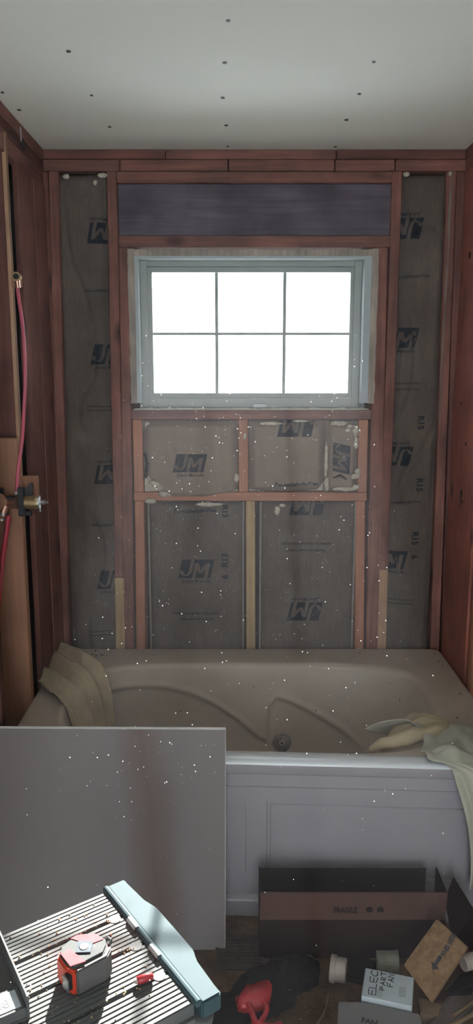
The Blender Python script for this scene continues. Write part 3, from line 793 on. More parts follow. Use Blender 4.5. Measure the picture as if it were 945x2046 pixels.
# right sheet
rs = thing('dust_sheet', 'pale crumpled dust sheet bunched over the right front corner of the tub', 'cloth', (.72, 2.1, .5))
bm = bmesh.new()
def path_r(x):
    y0 = fy(min(x, .81))
    return [(x - .06, 2.32, .44), (x - .03, 2.27, .497), (x, 2.20, .516), (x, 2.12, .520), (x, y0 + .02, .522), (x + .005, y0 - .018, .508), (x + .01, y0 - .022, .42), (x + .012, y0 - .028, .28), (x + .012, y0 - .035, .14)]
def fn(u, t):
    # t across x, u along path; the left edge slants to the right as it hangs
    x0 = .47 + (.07 * sstep(u / .5)) + .06 * sstep((u - .55) / .10) + .05 * sstep((u - .6) / .4); x1 = .84
    if u < .5: x0 += .05 * sin(u * 7)
    x = x0 + (x1 - x0) * t
    p = lerp_path(path_r(x), u)
    ph = t * 6 + 1.2 * sin(u * 2.2) + .8 * noise.noise(Vector((u * 3, t * 3, 9)))
    amp = .020 if u < .5 else .022
    fold = amp * (1 - abs(sin(ph))) + .012 * noise.noise(Vector((u * 9, t * 9, 5)))
    nrm = Vector((0, .1, 1)) if u < .55 else Vector((0, -1, 0))
    q_ = p + nrm * (fold * (1 + .8 * sstep((u - .55) / .2)) + .003)
    return Vector((min(q_.x + .012 * sin(u * 9) * sstep((u - .6) / .2), .826), q_.y, q_.z))
grid(bm, 80, 60, fn)
solid(obj('sheet', bm, M['clothw'], rs, smooth=True), .004, 0)
def roll(pts, rad, name, mat):
    pts = smooth_pts(pts, 10); n = len(pts); rr = []
    for i in range(n):
        t = i / (n - 1) * (len(rad) - 1); k = min(int(t), len(rad) - 2); rr.append(rad[k] + (rad[k + 1] - rad[k]) * (t - k))
    bm = tube(bmesh.new(), pts, rr, 20)
    for v in bm.verts: v.co += Vector((0, 0, 1)) * .012 * noise.noise(v.co * 22) + Vector((0, 1, 0)) * .006 * noise.noise(v.co * 23)
    obj(name, bm, mat, rs, smooth=True)
roll([(.44, 2.205, .455), (.48, 2.215, .475), (.53, 2.24, .495), (.60, 2.25, .515), (.655, 2.235, .520)], [.008, .020, .027, .024, .010], 'fold', M['cloth'])
roll([(.40, 2.165, .478), (.47, 2.17, .495), (.55, 2.175, .517), (.62, 2.19, .524), (.66, 2.225, .520)], [.008, .022, .026, .020, .008], 'fold', M['cloth'])
roll([(.50, 2.30, .46), (.56, 2.30, .497), (.62, 2.28, .512), (.66, 2.25, .518)], [.010, .022, .020, .008], 'fold', M['cloth'])

# ------------------------------------------------------------------ leaning drywall offcut
dt = Vector((0, 2.055, atY(451, 1457, 2.055).z)); dbm = bmesh.new()
a = atZ(450, 1898, .0); yb = a.y; yt = 2.026; ztop = atY(451, 1457, yt).z
xr_t = atY(451, 1457, yt).x; xr_b = a.x
nrm = Vector((0, ztop, -(yt - yb))).normalized()   # pointing back/down
th_ = .0127
p = [(-.70, yb, 0), (xr_b, yb, 0), (xr_b, yb + th_, 0), (-.70, yb + th_, 0), (-.70, yt, ztop + .004), (xr_t, yt, ztop), (xr_t, yt + th_, ztop), (-.70, yt + th_, ztop + .004)]
hexa(dbm, p, .0012)
dbm.faces.ensure_lookup_table()
dw = obj('drywall_offcut', dbm, M['gyp'], mat2=M['gypedge'])
for pl in dw.data.polygons:
    if abs(pl.normal.y) < .8: pl.material_index = 1
tag(dw, 'grey drywall offcut with brown stain leaning against the front of the tub', 'drywall')
# ------------------------------------------------------------------ aluminium work platform
PZ = .70
A0 = atZ(236, 1766, PZ); A1 = atZ(424, 1990, PZ)
e1 = (A1 - A0); LW = e1.length; e1.normalize(); e2 = Vector((-e1.y, e1.x, 0)) * -1
if e2.x > 0: e2 = -e2
def PM(): return Matrix(((e1.x, e2.x, 0, A0.x), (e1.y, e2.y, 0, A0.y), (0, 0, 1, PZ), (0, 0, 0, 1)))
pm = PM()
ctr = pm @ Vector((LW / 2, .38, -PZ))
pl = thing('work_platform', 'folding aluminium work platform with ribbed deck at the lower left', 'platform', ctr)
PL = .80; np_ = 4; gap = .006; pw = (LW - .012 - gap * (np_ - 1)) / np_
for k in range(np_):
    a0 = .006 + k * (pw + gap); bm = bmesh.new()
    box(bm, a0, a0 + pw, .028, PL, -.022, -.0020, m=pm)
    nr = 8
    for r in range(nr):
        c0 = a0 + pw * (r + .5) / nr
        box(bm, c0 - pw / nr * .38, c0 + pw / nr * .38, .030, PL - .002, -.0020, -.0005, bev=.0005, m=pm)
    obj('deck_plank', bm, M['alu'], pl)
for k in range(1, np_):
    a0 = .006 + k * (pw + gap) - gap / 2
    ob = T([pm @ Vector((a0, .045, -.004)), pm @ Vector((a0, .045, .0003))], .010, 16)
    obj('rivet_plate', ob, M['alu'], pl)
# end cap with a widened middle
def cap(y0, s):
    o = [(-.004, 0), (LW + .004, 0), (LW + .004, -.034), (LW * .78, -.034), (LW * .70, -.046), (LW * .30, -.046), (LW * .22, -.034), (-.004, -.034)]
    poly = [pm @ Vector((a_, y0 + s * b_, .002)) for a_, b_ in o]
    if s < 0: poly = poly[::-1]
    return prism(bmesh.new(), poly, Vector((0, 0, -.030)), .0025)
obj('end_cap', cap(.020, 1), M['alu2'], pl, 'blue-grey aluminium end cap')
obj('end_cap', cap(PL + .0, -1), M['alu2'], pl)
obj('cap_rail', T([pm @ Vector((0, .024, 0)), pm @ Vector((LW, .024, 0))], .006, 12), M['alu2'], pl)
for k in (1, 2):
    a0 = .006 + k * (pw + gap) + pw * .22
    bm = bmesh.new(); tube(bm, [pm @ Vector((a0, .028, .0035)), pm @ Vector((a0 + .028, .028, .0035))], [.005, .005], 10); obj('hook_loop', bm, M['steel'], pl)
# side rails and legs
for a_ in (0, LW - .010):
    obj('side_rail', box(bmesh.new(), a_, a_ + .010, .03, PL, -.05, -.0225, m=pm), M['alu'], pl)
for yb_ in (.012, PL - .015):
    for a_ in (.02, LW - .02):
        s = -1 if yb_ < .4 else 1; sa = -1 if a_ < .1 else 1
        bm = bmesh.new(); top = Vector((a_, yb_, -.03)); bot = Vector((a_ + sa * .05, yb_ + s * .02, -PZ + .004))
        w_ = .014
        p = [pm @ (bot + Vector(d)) for d in ((-w_, -w_, 0), (w_, -w_, 0), (w_, w_, 0), (-w_, w_, 0))] + [pm @ (top + Vector(d)) for d in ((-w_, -w_, 0), (w_, -w_, 0), (w_, w_, 0), (-w_, w_, 0))]
        lg = obj('leg', hexa(bm, p, .002), M['alu'], pl)
        q = pm @ bot
        obj('rubber_foot', B(q.x - .02, q.x + .02, q.y - .02, q.y + .02, 0, .03, bev=.003), M['blackpl'], lg)
    for zz in (.20, .42):
        s = -1 if yb_ < .4 else 1; fz = (PZ - zz) / PZ
        obj('rung', tube(bmesh.new(), [pm @ Vector((.02 - .05 * fz, yb_ + s * .02 * fz, zz - PZ)), pm @ Vector((LW - .02 + .05 * fz, yb_ + s * .02 * fz, zz - PZ))], .012, 10), M['alu'], pl)
obj('corner_bracket', T([pm @ Vector((LW - .030, .012, -.075)), pm @ Vector((LW - .012, .012, -.025))], [.024, .020], 18), M['alu'], pl)
# sawdust on the deck
bm = bmesh.new()
for k in range(260):
    if k < 140: a_ = .006 + random.choice((1, 2, 3)) * (pw + gap) - gap / 2 + random.gauss(0, .005)
    else: a_ = random.uniform(.01, LW - .01)
    p = pm @ Vector((a_, random.uniform(.05, .42), 0)); r = random.uniform(.0006, .0017)
    bmesh.ops.create_icosphere(bm, subdivisions=1, radius=r, matrix=Matrix.Translation((p.x, p.y, PZ + r * .4)))
tag(obj('sawdust', bm, M['sawdust']), 'sawdust crumbs scattered on the ribbed platform deck', 'sawdust', kind='stuff')

# metal channel with a printed label, lying across the deck
c0 = atZ(58, 1992, PZ + .035); c1 = atZ(0, 1858, PZ + .035); cd = (c0 - c1).normalized(); ce = Vector((-cd.y, cd.x, 0));
if ce.x > 0: ce = -ce
ch = thing('metal_channel', 'open metal channel with a printed white label lying across the platform deck', 'channel', tuple(c0.xy) + (PZ,))
cm = Matrix(((cd.x, ce.x, 0, c0.x), (cd.y, ce.y, 0, c0.y), (0, 0, 1, PZ), (0, 0, 0, 1)))
obj('flange_near', box(bmesh.new(), -.24, .0, 0, .004, .0, .036, bev=.001, m=cm), M['alu'], ch, 'upright flange with a bright top edge')
obj('web', box(bmesh.new(), -.24, .0, .004, .11, .0, .004, m=cm), M['grip'], ch, 'dark floor of the channel')
obj('end_plate', box(bmesh.new(), -.046, .0, .004, .11, .004, .020, bev=.001, m=cm), M['alu'], ch)
obj('flange_far', box(bmesh.new(), -.24, .0, .11, .114, .0, .036, bev=.001, m=cm), M['alu'], ch)
lb = obj('label', box(bmesh.new(), -.040, -.006, .010, .080, .0202, .0210, m=cm), M['paperwhite'], ch, 'white printed label')
t = text_bm('9888', .022, 0, .0006)
for v in t.verts:
    v.co = cm @ Vector((-.020 - v.co.y, .044 - v.co.x, .0214))
obj('label_text', t, M['marker'], lb)

# tape measure lying on its side
tc_ = atZ(170, 1947, PZ)
tm = thing('tape_measure', 'red and grey tape measure lying on its side on the ribbed platform', 'tape measure', (tc_.x, tc_.y, PZ))
ang = math.atan2(e2.y, e2.x) + .10
ux = Vector((-cos(ang), -sin(ang), 0)); uy = Vector((-ux.y, ux.x, 0))
def tmp(a_, b_, z): return Vector((tc_.x, tc_.y, PZ)) + ux * a_ + uy * b_ + Vector((0, 0, z))
def dshape(s, n=10):
    # flat grip side at b=-.030, flat end at a=-.038 (mouth), rounded elsewhere
    pts = [(-.034, -.028), (.020, -.030), (.034, -.018)]
    pts += [(.037 * cos(a_), .034 * sin(a_)) for a_ in [(-.2 + (pi * .78) * k / n) for k in range(n + 1)]]
    pts += [(-.036, .020), (-.039, -.010)]
    return [(p_[0] * s, p_[1] * s) for p_ in pts]
def shell(name, s, z0, z1, mat, bev, lab=None, rng=None):
    poly = [tmp(a_, b_, z0 + .0006) for a_, b_ in dshape(s)]
    return obj(name, prism(bmesh.new(), poly, Vector((0, 0, z1 - z0)), bev), mat, tm, lab)
shell('case', 1.0, 0, .040, M['orange'], .003, 'orange-red shell')
shell('side_plate', .93, .040, .0455, M['tapegrey'], .003, 'grey side face')
obj('red_corner', prism(bmesh.new(), [tmp(a_, b_, .0458) for a_, b_ in ((-.034, -.020), (-.012, -.026), (-.018, .012), (-.033, .012))], Vector((0, 0, .0012)), 0), M['pink'], tm)
obj('red_corner', prism(bmesh.new(), [tmp(a_, b_, .0458) for a_, b_ in ((.010, .000), (.031, -.004), (.028, .014), (.006, .030), (-.006, .030))], Vector((0, 0, .0012)), 0), M['pink'], tm)
obj('grip', prism(bmesh.new(), [tmp(a_, b_, .002) for a_, b_ in ((-.030, -.0325), (.020, -.0345), (.034, -.024), (.034, -.016), (.018, -.026), (-.030, -.026))], Vector((0, 0, .041)), .002), M['grip'], tm, 'grey rubber grip')
obj('badge', prism(bmesh.new(), [tmp(a_, b_, .0466) for a_, b_ in ((-.016, -.002), (.002, -.016), (.017, .002), (-.001, .017))], Vector((0, 0, .0014)), .0004), M['bluelabel'], tm, 'dark square label')
obj('badge_ring', T([tmp(.0, .0, .048), tmp(.0, .0, .0492)], [.008, .006], 14), M['steel'], tm)
obj('mouth', prism(bmesh.new(), [tmp(a_, b_, .012) for a_, b_ in ((-.042, -.026), (-.034, -.026), (-.034, -.014), (-.041, -.014))], Vector((0, 0, .024)), .001), M['blackpl'], tm)
obj('hook', prism(bmesh.new(), [tmp(a_, b_, .014) for a_, b_ in ((-.0445, -.030), (-.0425, -.030), (-.0425, -.014), (-.0445, -.014))], Vector((0, 0, .020)), 0), M['steel'], tm)
obj('lanyard_loop', T([tmp(.034, .0, .040), tmp(.040, -.003, .043), tmp(.041, -.010, .043), tmp(.035, -.014, .040)], .0028, 8), M['tapegrey'], tm)
# small red screwdriver bit holder
rc = atZ(290, 1962, PZ); d_ = (atZ(310, 1955, PZ) - atZ(270, 1968, PZ)).normalized()
rb = thing('wire_connector', 'small red plastic piece lying on the platform right of the tape measure', 'connector', (rc.x, rc.y, PZ))
rp = [rc + d_ * s_ + Vector((0, 0, .0066)) for s_ in (-.0125, -.011, .004, .011, .0125)]
obj('body', T(rp, [.0045, .0062, .006, .005, .003], 12), M['red'], rb, smooth=True)
obj('tip', T([rc + d_ * -.016 + Vector((0, 0, .0062)), rc + d_ * -.0125 + Vector((0, 0, .0062))], [.003, .0042], 10), M['pvc'], rb)

# ------------------------------------------------------------------ floor clutter
# long open carton
def Yz(px, py, y): return atY(px, py, y)
bx = thing('cardboard_box', 'long open brown cardboard box lying in front of the tub apron', 'box', (.33, 1.93, 0))
yA, yB_ = 1.875, 1.985
xl_ = atY(519, 1780, yA).x; xr_ = atY(893, 1790, yA).x; zf = atY(519, 1783, yA).z
tk = .004
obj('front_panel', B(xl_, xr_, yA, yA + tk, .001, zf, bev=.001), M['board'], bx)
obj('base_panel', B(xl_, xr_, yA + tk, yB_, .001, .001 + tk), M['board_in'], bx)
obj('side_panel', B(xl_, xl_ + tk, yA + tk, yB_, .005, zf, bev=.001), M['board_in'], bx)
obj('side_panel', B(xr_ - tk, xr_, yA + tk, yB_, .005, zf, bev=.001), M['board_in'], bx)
zbk = atY(519, 1727, yB_ + .02).z
obj('back_panel', B(xl_ + .002, xr_ - .03, yB_, yB_ + tk, .001, zbk, bev=.001), M['board_in'], bx)
# front flap folded down and outward over the top half
zfl = atY(519, 1838, yA - .03).z
p = [(xl_, yA - .03, zfl), (xr_ - .01, yA - .03, zfl), (xr_ - .01, yA - .03 + tk, zfl), (xl_, yA - .03 + tk, zfl), (xl_ + .002, yA - .005, zf + .002), (xr_, yA - .005, zf + .002), (xr_, yA - .001, zf + .002), (xl_ + .002, yA - .001, zf + .002)]
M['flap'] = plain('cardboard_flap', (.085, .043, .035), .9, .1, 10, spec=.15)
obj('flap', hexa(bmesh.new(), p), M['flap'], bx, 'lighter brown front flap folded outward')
def flapy(z): return yA - .03 + (z - zfl) / (zf - zfl) * .025 - .0012
t = text_bm('FRAGILE', .017, 0, .0008)
q = atY(690, 1818, yA - .02)
for v in t.verts: v.co = Vector((q.x + v.co.x * 1.0, flapy(q.z + v.co.y), q.z + v.co.y))
obj('printed_text', t, M['board_in'], bx)
for px in (738, 760):
    q = atY(px, 1818, yA - .02)
    obj('printed_disc', T([(q.x, flapy(q.z) + .001, q.z), (q.x, flapy(q.z) - .001, q.z)], .009, 16), M['board_in'], bx)
# right end flap standing up
q0 = atY(888, 1800, 1.93); q1 = atY(905, 1752, 1.95); q2 = atY(948, 1822, 1.90); q3 = atY(948, 1905, 1.84)
q4 = atY(905, 1880, 1.88)
obj('end_flap', prism(bmesh.new(), [q0, q4, q3, q2, q1], Vector((.002, .003, 0)), 0), M['board_in'], bx, 'dark torn end flap')

# floor register
rg0 = atZ(432, 1862); rg1 = atZ(528, 1940); 
reg = thing('floor_register', 'dark slatted floor vent beside the foot of the drywall offcut', 'vent', ((rg0.x + rg1.x) / 2, (rg0.y + rg1.y) / 2, 0))
x0, x1, y0, y1 = rg0.x, rg1.x, rg1.y, rg0.y - .02
for q in ((x0, x1, y0, y0 + .010), (x0, x1, y1 - .010, y1), (x0, x0 + .010, y0 + .010, y1 - .010), (x1 - .010, x1, y0 + .010, y1 - .010)):
    obj('frame_bar', B(q[0], q[1], q[2], q[3], .0002, .007, bev=.001), M['rust'], reg)
for k in range(9):
    y_ = y0 + .014 + (y1 - y0 - .028) * k / 8
    obj('slat', B(x0 + .010, x1 - .010, y_ - .0022, y_ + .0022, .0002, .005), M['rust'], reg)
for k in range(1, 4):
    x_ = x0 + (x1 - x0) * k / 4
    obj('divider', B(x_ - .002, x_ + .002, y0 + .01, y1 - .01, .0051, .0065), M['rust'], reg)

# black tool bag / red frame
bagc = atZ(560, 1965)
bg_ = thing('black_tool', 'black padded tool with a red looped handle lying on the floor', 'tool', (bagc.x, bagc.y, 0))
pts = [atZ(432, 2040, .045), atZ(470, 2015, .05), atZ(520, 1985, .055), atZ(560, 1965, .052), atZ(600, 1945, .045), atZ(625, 1935, .032)]
bm = tube(bmesh.new(), smooth_pts(pts, 8), [.030 + .022 * sin(pi * (i / 40) ** .8) for i in range(41)], 24)
for v in bm.verts:
    v.co += Vector((0, 0, 1)) * (.030 * noise.noise(v.co * 16) + .014 * noise.noise(v.co * 45)) + Vector((1, 0, 0)) * .024 * noise.noise(v.co * 20); v.co.z = max(.002, v.co.z)
obj('body', bm, M['soft'], bg_, smooth=True)
q = atZ(615, 1925, .03)
bm = bmesh.new(); bmesh.ops.create_icosphere(bm, subdivisions=3, radius=.024, matrix=Matrix.Translation((q.x, q.y, .026)))
obj('knob', bm, M['blackpl'], bg_, smooth=True)
q = atZ(634, 1933, .02)
bm = bmesh.new(); bmesh.ops.create_icosphere(bm, subdivisions=2, radius=.012, matrix=Matrix.Translation((q.x, q.y, .014)))
obj('knob', bm, M['blackpl'], bg_, smooth=True)
zr = .105
poly = [atZ(px, py, zr) for px, py in ((478, 1988), (492, 1962), (520, 1950), (541, 1949), (544, 1962), (537, 1995), (520, 2000), (490, 2004), (470, 2000))]
obj('red_shell', prism(bmesh.new(), poly[::-1], Vector((0, 0, -.035)), .006), M['red'], bg_, 'red plastic shell', smooth=True)
obj('handle_loop', T(smooth_pts([atZ(474, 1996, zr - .02), atZ(495, 2006, zr - .01), atZ(505, 2028, zr - .01), atZ(514, 2046, zr - .01), atZ(545, 2052, zr - .02), atZ(560, 2046, zr - .03)], 8), .0075, 12), M['red'], bg_, smooth=True)
obj('handle_loop', T(smooth_pts([atZ(520, 1995, zr - .012), atZ(533, 2012, zr - .01), atZ(528, 2030, zr - .012), atZ(516, 2047, zr - .012)], 8), .0065, 12), M['red'], bg_, smooth=True)

# white pvc coupling
def cyl_between(a_, b_, r, name, mat, par, n=24, lab=None):
    return obj(name, T([a_, b_], r, n), mat, par, lab)
pv = thing('pipe_coupling', 'small off-white plastic pipe coupling lying on the floor', 'coupling', tuple(atZ(675, 1940).xy) + (0,))
ca, cb = atZ(660, 1934, .036), atZ(692, 1940, .036)
d = (cb - ca).normalized()
pts = [ca, ca + d * .002, ca + d * .014, ca + d * .0145, cb - d * .002, cb]
obj('body', T(pts, [.032, .034, .034, .030, .030, .028], 28), M['pvc'], pv, smooth=False)
obj('bore', T([ca - d * .0005, ca + d * .001], .026, 24), M['debrisgrey'], pv)
obj('mouth', T([cb - d * .001, cb + d * .0008], .023, 24), M['debrisgrey'], pv)
# cloudy cup
cu = thing('plastic_cup', 'small cloudy grey-green plastic cup behind the white carton', 'cup', tuple(atZ(775, 1940).xy) + (0,))
ca, cb = atZ(752, 1922, .034), atZ(793, 1925, .034); d = (cb - ca).normalized()
obj('body', T([ca, ca + d * .003, ca + d * .02, cb], [.026, .028, .029, .031], 24), M['cup'], cu, smooth=False)
obj('rim', T([cb - d * .002, cb + d * .003], [.033, .033], 24), M['cup'], cu)
obj('inside', T([cb + d * .002, cb + d * .0034], .026, 24), M['debrisgrey'], cu)
# dark object behind coupling
dk = obj('brown_wrapper', prism(bmesh.new(), [atZ(px, py, .001) for px, py in ((692, 1915), (752, 1932), (735, 1972), (690, 1962))][::-1], Vector((0, 0, .02)), .002), M['board_in'])
tag(dk, 'dark brown flattened wrapper between the pipe coupling and the white carton', 'wrapper')

# white carton with handwriting
zc_ = .085
top = [atZ(px, py, zc_) for px, py in ((732, 1934), (829, 1952), (821, 2012), (720, 1989))]
wc = thing('white_carton', 'small white carton with black handwriting on top', 'carton', ((top[0] + top[2]) / 2).xy.to_3d())
# true rectangle fitted to the top face
u_ = (top[1] - top[0] + top[2] - top[3]).normalized(); v_ = Vector((-u_.y, u_.x, 0)) * -1
if v_.y > 0: v_ = -v_
cw = ((top[1] - top[0]).length + (top[2] - top[3]).length) / 2; chh = ((top[3] - top[0]).length + (top[2] - top[1]).length) / 2
cc = sum(top, Vector()) / 4
def CT(a_, b_, z): return cc + u_ * (a_ - .5) * cw + v_ * (b_ - .5) * chh + Vector((0, 0, z - zc_))
bm = hexa(bmesh.new(), [CT(0, 1, .001), CT(1, 1, .001), CT(1, 0, .001), CT(0, 0, .001), CT(0, 1, zc_), CT(1, 1, zc_), CT(1, 0, zc_), CT(0, 0, zc_)], .002)
obj('carton_body', bm, M['paperwhite'], wc)
STK = {'E': [[(1, 1), (0, 1), (0, 0), (1, 0)], [(0, .5), (.8, .5)]], 'L': [[(0, 1), (0, 0), (.9, 0)]], 'C': [[(1, .9), (.4, 1), (0, .6), (0, .3), (.4, 0), (1, .1)]],
       'P': [[(0, 0), (0, 1), (.8, .9), (.8, .55), (0, .5)]], 'A': [[(0, 0), (.45, 1), (.9, 0)], [(.2, .4), (.75, .4)]], 'R': [[(0, 0), (0, 1), (.8, .85), (.7, .55), (0, .5), (.9, 0)]],
       'T': [[(0, 1), (1, 1)], [(.5, 1), (.5, 0)]], 'F': [[(0, 0), (0, 1), (.9, 1)], [(0, .55), (.7, .55)]], 'N': [[(0, 0), (0, 1), (.8, 0), (.8, 1)]]}
def hand(word, b_start, a_base, lh, lw):
    """handwriting that reads bottom-to-top on the carton"""
    bm = bmesh.new()
    for k, chx in enumerate(word):
        for st in STK[chx]:
            pts = []
            for (x_, y_) in st:
                bb = b_start - (k * 1.25 + x_) * lw; aa = a_base - y_ * lh
                j = Vector((random.uniform(-1, 1), random.uniform(-1, 1), 0)) * .0008
                pts.append(CT(aa, bb, zc_ + .0008) + j)
            tube(bm, pts, .0013, 6)
    for v in bm.verts: v.co.z = zc_ + .0005 + (v.co.z - zc_) * .4
    obj('handwriting', bm, M['marker'], wc)
hand('ELEC', .88, .27, .14, .17); hand('PART', .66, .44, .10, .13); hand('FAN', .50, .60, .12, .13)
for k in range(5): obj('printed_line', prism(bmesh.new(), [CT(.30 + k * .024, .93, zc_ + .0003), CT(.312 + k * .024, .93, zc_ + .0003), CT(.312 + k * .024, .66, zc_ + .0003), CT(.30 + k * .024, .66, zc_ + .0003)], Vector((0, 0, .0003))), M['greyprint'], wc)
for k in range(6): obj('printed_line', prism(bmesh.new(), [CT(.72, .42 + k * .06, zc_ + .0003), CT(.86, .42 + k * .06, zc_ + .0003), CT(.86, .45 + k * .06, zc_ + .0003), CT(.72, .45 + k * .06, zc_ + .0003)], Vector((0, 0, .0003))), M['greyprint'], wc)
# grey carton in front
gz = .075
gt = [atZ(px, py, gz) for px, py in ((675, 1990), (748, 1992), (852, 2024), (850, 2075), (672, 2075))]
gc = thing('grey_carton', 'flat grey carton at the bottom edge in front of the white carton', 'carton', (gt[0] + gt[3]).xy.to_3d() / 2)
# keep clear of the white carton: slope is bounded by its front edge
f0, f1 = CT(0, 1.06, gz), CT(1.05, 1.06, gz)
a_ = gt[0]; poly = [gt[4], gt[3], f1 + u_ * .012, f0 - u_ * .0, Vector((gt[0].x, f0.y, gz))]
obj('carton_body', prism(bmesh.new(), poly, Vector((0, 0, -gz + .001)), .0015), M['greycard'], gc)
t = text_bm('FAN', .020, 0, .0008); q = atZ(738, 2042, gz)
for v in t.verts: v.co = Vector((q.x, q.y, gz + .0006)) + u_ * v.co.x - v_ * v.co.y
obj('printed_text', t, M['marker'], gc)

# brown pulp board with arrow
oz = .13
op = [(872, 1836, .20), (934, 1893, .17), (862, 2004, .05), (806, 1928, .08)]
P4 = [atZ(px, py, z_) for px, py, z_ in op]
# plane through three corners, fourth projected onto it along the view ray
n_ = (P4[1] - P4[0]).cross(P4[2] - P4[1]).normalized()
r_ = ray(806, 1928); cam0 = Vector((0, 0, H)); t_ = (P4[0] - cam0).dot(n_) / r_.dot(n_); P4[3] = cam0 + r_ * t_
if n_.z < 0: n_ = -n_
pb = thing('pulp_board', 'tan fibre board piece with a black arrow leaning on the clutter', 'board', (P4[2].x, P4[2].y, 0))
obj('panel', prism(bmesh.new(), [P4[3], P4[2], P4[1], P4[0]], -n_ * .022, .002), M['osb'], pb)
def onp(px, py, lift=.0006):
    r = ray(px, py); t = (P4[0] - cam0).dot(n_) / r.dot(n_); return cam0 + r * t + n_ * lift
obj('printed_arrow', prism(bmesh.new(), [onp(*q) for q in ((884, 1912), (878, 1908), (868, 1924), (862, 1922), (864, 1937), (877, 1936), (873, 1929))], n_ * .0006), M['marker'], pb)
ta, tb_ = onp(888, 1905), onp(905, 1872); td = (tb_ - ta).normalized(); tn = n_.cross(td)
t = text_bm('THIS SIDE', .016, 0, .0008); mid = (ta + tb_) / 2
for v in t.verts: v.co = mid + td * v.co.x * .9 + tn * v.co.y + n_ * .0008
obj('printed_text', t, M['marker'], pb)
# prop under it
obj_ = obj('wood_offcut', box(bmesh.new(), .52, .66, 1.83, 1.868, .001, .04, bev=.002), M['darkx']); tag(obj_, 'dark wood offcut lying under the tan fibre board', 'offcut')

# remaining clutter at the right
def slab(name, pts, z, h, mat, label, cat, bev=.002, group=None, tilt=0):
    poly = [atZ(px, py, z) for px, py in pts]
    ar = sum((poly[i].x * poly[(i + 1) % len(poly)].y - poly[(i + 1) % len(poly)].x * poly[i].y) for i in range(len(poly)))
    if ar > 0: poly = poly[::-1]
    o = obj(name, prism(bmesh.new(), poly, Vector((0, 0, -h)), bev), mat)
    return tag(o, label, cat, group)
slab('kraft_scrap', ((775, 1930), (812, 1925), (815, 1948), (790, 1955)), .02, .019, M['tan'], 'small tan paper scrap beside the cloudy cup', 'scrap')
slab('wood_chip', ((835, 1992), (862, 1998), (885, 2008), (876, 2032), (840, 2022)), .03, .029, M['tan'], 'tan broken piece beside the right end of the white carton', 'scrap')
slab('crumpled_wrap', ((862, 2030), (905, 1972), (950, 1975), (950, 2010), (890, 2060), (850, 2070)), .028, .027, M['debrisgrey'], 'crumpled grey-brown wrapping at the bottom right', 'wrap', .006)
slab('black_bag', ((890, 1975), (925, 1935), (952, 1935), (952, 1972), (915, 1975)), .05, .049, M['soft'], 'black plastic bag at the right edge below the tan board', 'bag', .01)
wt = obj('white_tube', T([atZ(925, 1925, .08), atZ(960, 1915, .08)], [.020, .020], 20), M['pvc']); tag(wt, 'white plastic tube end at the right edge beside the tan board', 'tube')
for k, (a_, b_, lab) in enumerate((((905, 2030), (955, 1995), 'pale thin stick at the bottom right corner, upper of the pair'), ((900, 2050), (955, 2022), 'pale thin stick at the bottom right corner, lower of the pair'))):
    st = obj('stick', T([atZ(*a_, .034), atZ(*b_, .034)], [.0045, .0045], 8), M['tan']); tag(st, lab, 'stick')
# thin curved strip
bm = bmesh.new(); pts = smooth_pts([atZ(657, 1980, .03), atZ(654, 2005, .03), atZ(642, 2030, .03), atZ(625, 2055, .03)], 6)
n = len(pts)
vs0 = [bm.verts.new(p) for p in pts]; vs1 = [bm.verts.new(Vector((p.x - .006, p.y + .004, .001))) for p in pts]
for i in range(n - 1): bm.faces.new((vs0[i], vs0[i + 1], vs1[i + 1], vs1[i]))
cs = obj('curved_strip', bm, M['tan'], smooth=True); solid(cs, .002); tag(cs, 'thin curved pale strip standing on edge on the floor', 'strip')
# small floor litter, uncountable
bm = bmesh.new()
for k in range(420):
    px = random.uniform(390, 945); py = random.uniform(1900, 2060)
    q = atZ(px, py); r = random.uniform(.0008, .003)
    M4 = Matrix.Translation((q.x, q.y, r * .5)) @ Matrix.Diagonal((random.uniform(.6, 2.2), random.uniform(.6, 1.6), .6, 1))
    bmesh.ops.create_icosphere(bm, subdivisions=1, radius=r, matrix=M4)
tag(obj('floor_litter', bm, M['litter']), 'crumbs and chips scattered over the plywood floor', 'litter', kind='stuff')

# ------------------------------------------------------------------ plumbing on the left wall
vy = ys - .06; vz = Z(1000, vy)
vx = XL + .012
vl = thing('shower_valve', 'brass shower valve in a black bracket on the left wall', 'valve', (vx, vy, vz))
obj('mounting_plate', B(vx - .004, vx + .018, vy - .040, vy - .022, vz - .045, vz + .048, bev=.003), M['blackpl'], vl)
obj('mounting_ear', prism(bmesh.new(), [Vector((vx + .018, vy - .022, vz + .018)), Vector((vx + .040, vy - .022, vz + .018)), Vector((vx + .040, vy - .022, vz + .060)), Vector((vx + .033, vy - .022, vz + .060)), Vector((vx + .018, vy - .022, vz + .040))], Vector((0, .012, 0)), .001), M['blackpl'], vl)
obj('mounting_ear', B(vx + .018, vx + .036, vy - .03, vy - .016, vz - .045, vz - .030, bev=.002), M['blackpl'], vl)
yv = vy - .036
obj('cartridge_body', T([(vx + .018, yv, vz), (vx + .021, yv, vz), (vx + .055, yv, vz), (vx + .062, yv, vz)], [.018, .0215, .0215, .0185], 24), M['brass'], vl, smooth=False)
obj('bonnet_ring', T([(vx + .062, yv, vz), (vx + .067, yv, vz)], [.021, .019], 24), M['steel'], vl)
obj('stem', T([(vx + .067, yv, vz), (vx + .083, yv, vz), (vx + .0835, yv, vz), (vx + .092, yv, vz)], [.008, .008, .0045, .0045], 10), M['steel'], vl)
obj('stop_lever', B(vx + .064, vx + .069, yv - .004, yv + .004, vz - .030, vz + .022, bev=.001), M['steel'], vl)
obj('valve_body', T([(vx - .050, yv + .006, vz - .002), (vx - .030, yv + .006, vz - .002), (vx - .004, yv + .004, vz)], [.014, .020, .022], 16), M['copper'], vl)
